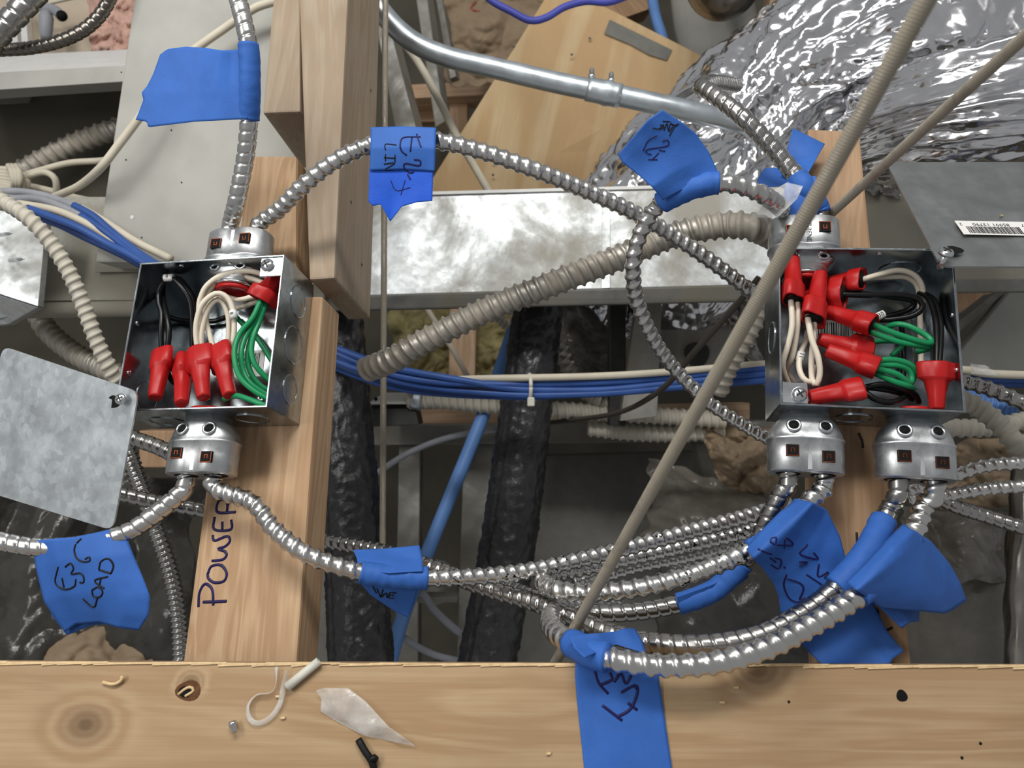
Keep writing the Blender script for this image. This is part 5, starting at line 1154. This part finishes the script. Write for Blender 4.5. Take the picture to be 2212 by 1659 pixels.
wire('brown_cable', [(1640, 600, .68), (1590, 660, .70), (1500, 760, .74), (1430, 840, .80), (1340, 890, .90), (1230, 908, 1.0), (1150, 916, 1.04)], .0032, 'cable_brown', None, label='thin dark cable slanting behind the thick rod', cat='cable')
wire('grey_cable', [(780, 1045, 1.0), (810, 1025, 1.0), (880, 980, 1.02), (960, 948, 1.04), (1040, 932, 1.05), (1110, 925, 1.06)], .0045, 'cable_grey', None, label='grey cable arching over the level steel track', cat='cable')
wire('grey_cable', [(860, 1330, .95), (905, 1280, .96), (940, 1320, .97), (995, 1368, .98), (1060, 1400, 1.0)], .0052, 'cable_grey', None, label='grey cable slanting behind the second black pipe', cat='cable')
wire('grey_cable', [(850, 1360, .95), (890, 1390, .96), (940, 1415, .97), (1000, 1430, .98), (1060, 1450, 1.0)], .0045, 'cable_grey', None, label='lowest grey cable just above the bottom joist', cat='cable')
# small steel box with conduit at its right
t = thing('outlet_box', P(850, 880, 1.0), 'small grey steel box above the level track', 'electrical box')
prism('body', [(800, 876, 1.0), (895, 872, 1.0), (905, 918, .99), (790, 922, .99)], Vector((0, .05, 0)), 'dark_metal', t, bev=.001)
prism('lid', [(830, 848, 1.02), (892, 848, 1.02), (880, 873, .99), (792, 873, .99)], Vector((0, .003, 0)), 'white_paint', t, bev=.0005)
spot(812, 862, .0025, (P(812, 862, 1.0), YV), t, 'screw_hole', 'dark_hole', h=-.003)
v, f = wire_vf([(890, 862, 1.0), (912, 866, 1.0)], .0145, 20, .004); mesh('conduit_hub', v, f, 'emt', t)
# black insulated pipes
def foam_pipe(pts, R, R1, label, seed):
    c, u = spline([vec(p) for p in pts], .003); n = len(c); seg = 70; r = np.zeros((n, seg))
    for i in range(n):
        rr = R + (R1 - R) * i / (n - 1)
        for j in range(seg):
            a = 2 * math.pi * j / seg; q = Vector((u[i] * 95 + seed, math.cos(a) * 4.2, math.sin(a) * 4.2))
            r[i, j] = rr + .0022 * noise.noise(q) + .0014 * noise.noise(q * 2.4) - (.003 if j == 8 else 0)
    v, f = sweep(c, r, seg); return mesh('insulated_pipe', v, f, 'black_foam', None, label=label, cat='pipe')
foam_pipe([(722, 600, .95), (732, 690, .93), (742, 850, .90), (752, 1000, .88), (766, 1180, .86), (780, 1440, .83), (786, 1540, .82)], .0285, .0375, 'black foam insulated pipe beside the POWER joist', 0)
foam_pipe([(1180, 560, .97), (1163, 665, .96), (1140, 850, .94), (1115, 1050, .92), (1085, 1250, .90), (1050, 1440, .88), (1035, 1540, .87)], .0315, .0350, 'black foam insulated pipe at the centre with a seam', 30)
wire('blue_pipe', [(1150, 620, 1.08), (1108, 715, 1.05), (1062, 850, 1.02), (990, 1030, .98), (925, 1190, .95), (868, 1340, .93), (835, 1460, .91)], .0092, 'pipe_blue', None, 18, .02, label='slanting blue pipe between the black insulated pipes', cat='pipe')

# lower left and right clutter
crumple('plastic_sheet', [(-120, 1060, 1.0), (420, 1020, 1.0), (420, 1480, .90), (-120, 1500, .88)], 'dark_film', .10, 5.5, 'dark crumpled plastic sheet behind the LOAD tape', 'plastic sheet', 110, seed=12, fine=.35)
crumple('insulation_facing', [(60, 1330, .96), (330, 1340, .96), (330, 1480, .92), (60, 1480, .92)], 'brown_paper', .03, 10, 'brown facing paper low behind the LOAD tape', 'paper', 50, seed=13)
prism('timber_piece', [(300, 930, .9), (420, 930, .9), (430, 1010, .9), (300, 1010, .9)], Vector((0, .03, 0)), 'wood_joist', bev=.002, label='dim brown timber behind the left lower connector', cat='timber')
crumple('plastic_bag', [(1400, 990, 1.0), (1640, 1060, 1.0), (1760, 1180, .96), (1400, 1180, .94)], 'dusty_film', .07, 7, 'crumpled grey plastic bag above the cable bunch', 'plastic bag', 70, seed=20, bulge=.05, fine=.4)
crumple('plastic_bag', [(1420, 1200, .92), (1720, 1180, .92), (1800, 1480, .84), (1420, 1480, .84)], 'dark_film', .04, 6, 'dim plastic bag under the cable bunch', 'plastic bag', 60, seed=21, bulge=.02, fine=.3)
crumple('paper_wad', [(1500, 900, 1.05), (1700, 930, 1.05), (1690, 1070, 1.0), (1560, 1060, 1.0)], 'brown_paper', .05, 16, 'crumpled brown paper left of the lower right connector', 'paper', 60, seed=22, bulge=.05)
prism('steel_stud', [(1500, 950, 1.1), (1545, 950, 1.1), (1560, 1060, 1.08), (1530, 1060, 1.08)], Vector((0, .03, 0)), 'stud_steel', bev=.001, label='short steel stud beside the crumpled brown paper', cat='stud')
crumple('paper_wad', [(2030, 960, .95), (2260, 930, .95), (2260, 1090, .92), (2030, 1100, .92)], 'brown_paper', .04, 14, 'crumpled brown paper behind the three right cables', 'paper', 60, seed=23, bulge=.03)
crumple('plastic_bag', [(1940, 1090, .90), (2260, 1110, .90), (2260, 1260, .86), (1960, 1260, .86)], 'dusty_film', .06, 9, 'shiny crumpled plastic below the three right cables', 'plastic bag', 80, seed=24, bulge=.04, fine=.6)
crumple('plastic_sheet', [(1940, 1240, .85), (2260, 1240, .85), (2260, 1500, .80), (1940, 1500, .80)], 'dusty_film', .02, 6, 'flat dusty plastic sheet at the lower right corner', 'plastic sheet', 70, seed=25, fine=.3)
c, u = spline([P(2215, 1000, .78), P(2205, 1150, .76), P(2200, 1300, .74), P(2200, 1480, .72)], .01); n = len(c)
r = np.array([[.012 + .003 * noise.noise(Vector((i * .3, math.cos(a) * 1.5, math.sin(a) * 1.5))) for a in np.linspace(0, 2 * math.pi, 24, endpoint=False)] for i in range(n)])
v, f = sweep(c, r, 24); mesh('wrapped_pipe', v, f, 'foil_dull', None, label='dull foil wrapped pipe at the lower right edge', cat='pipe')
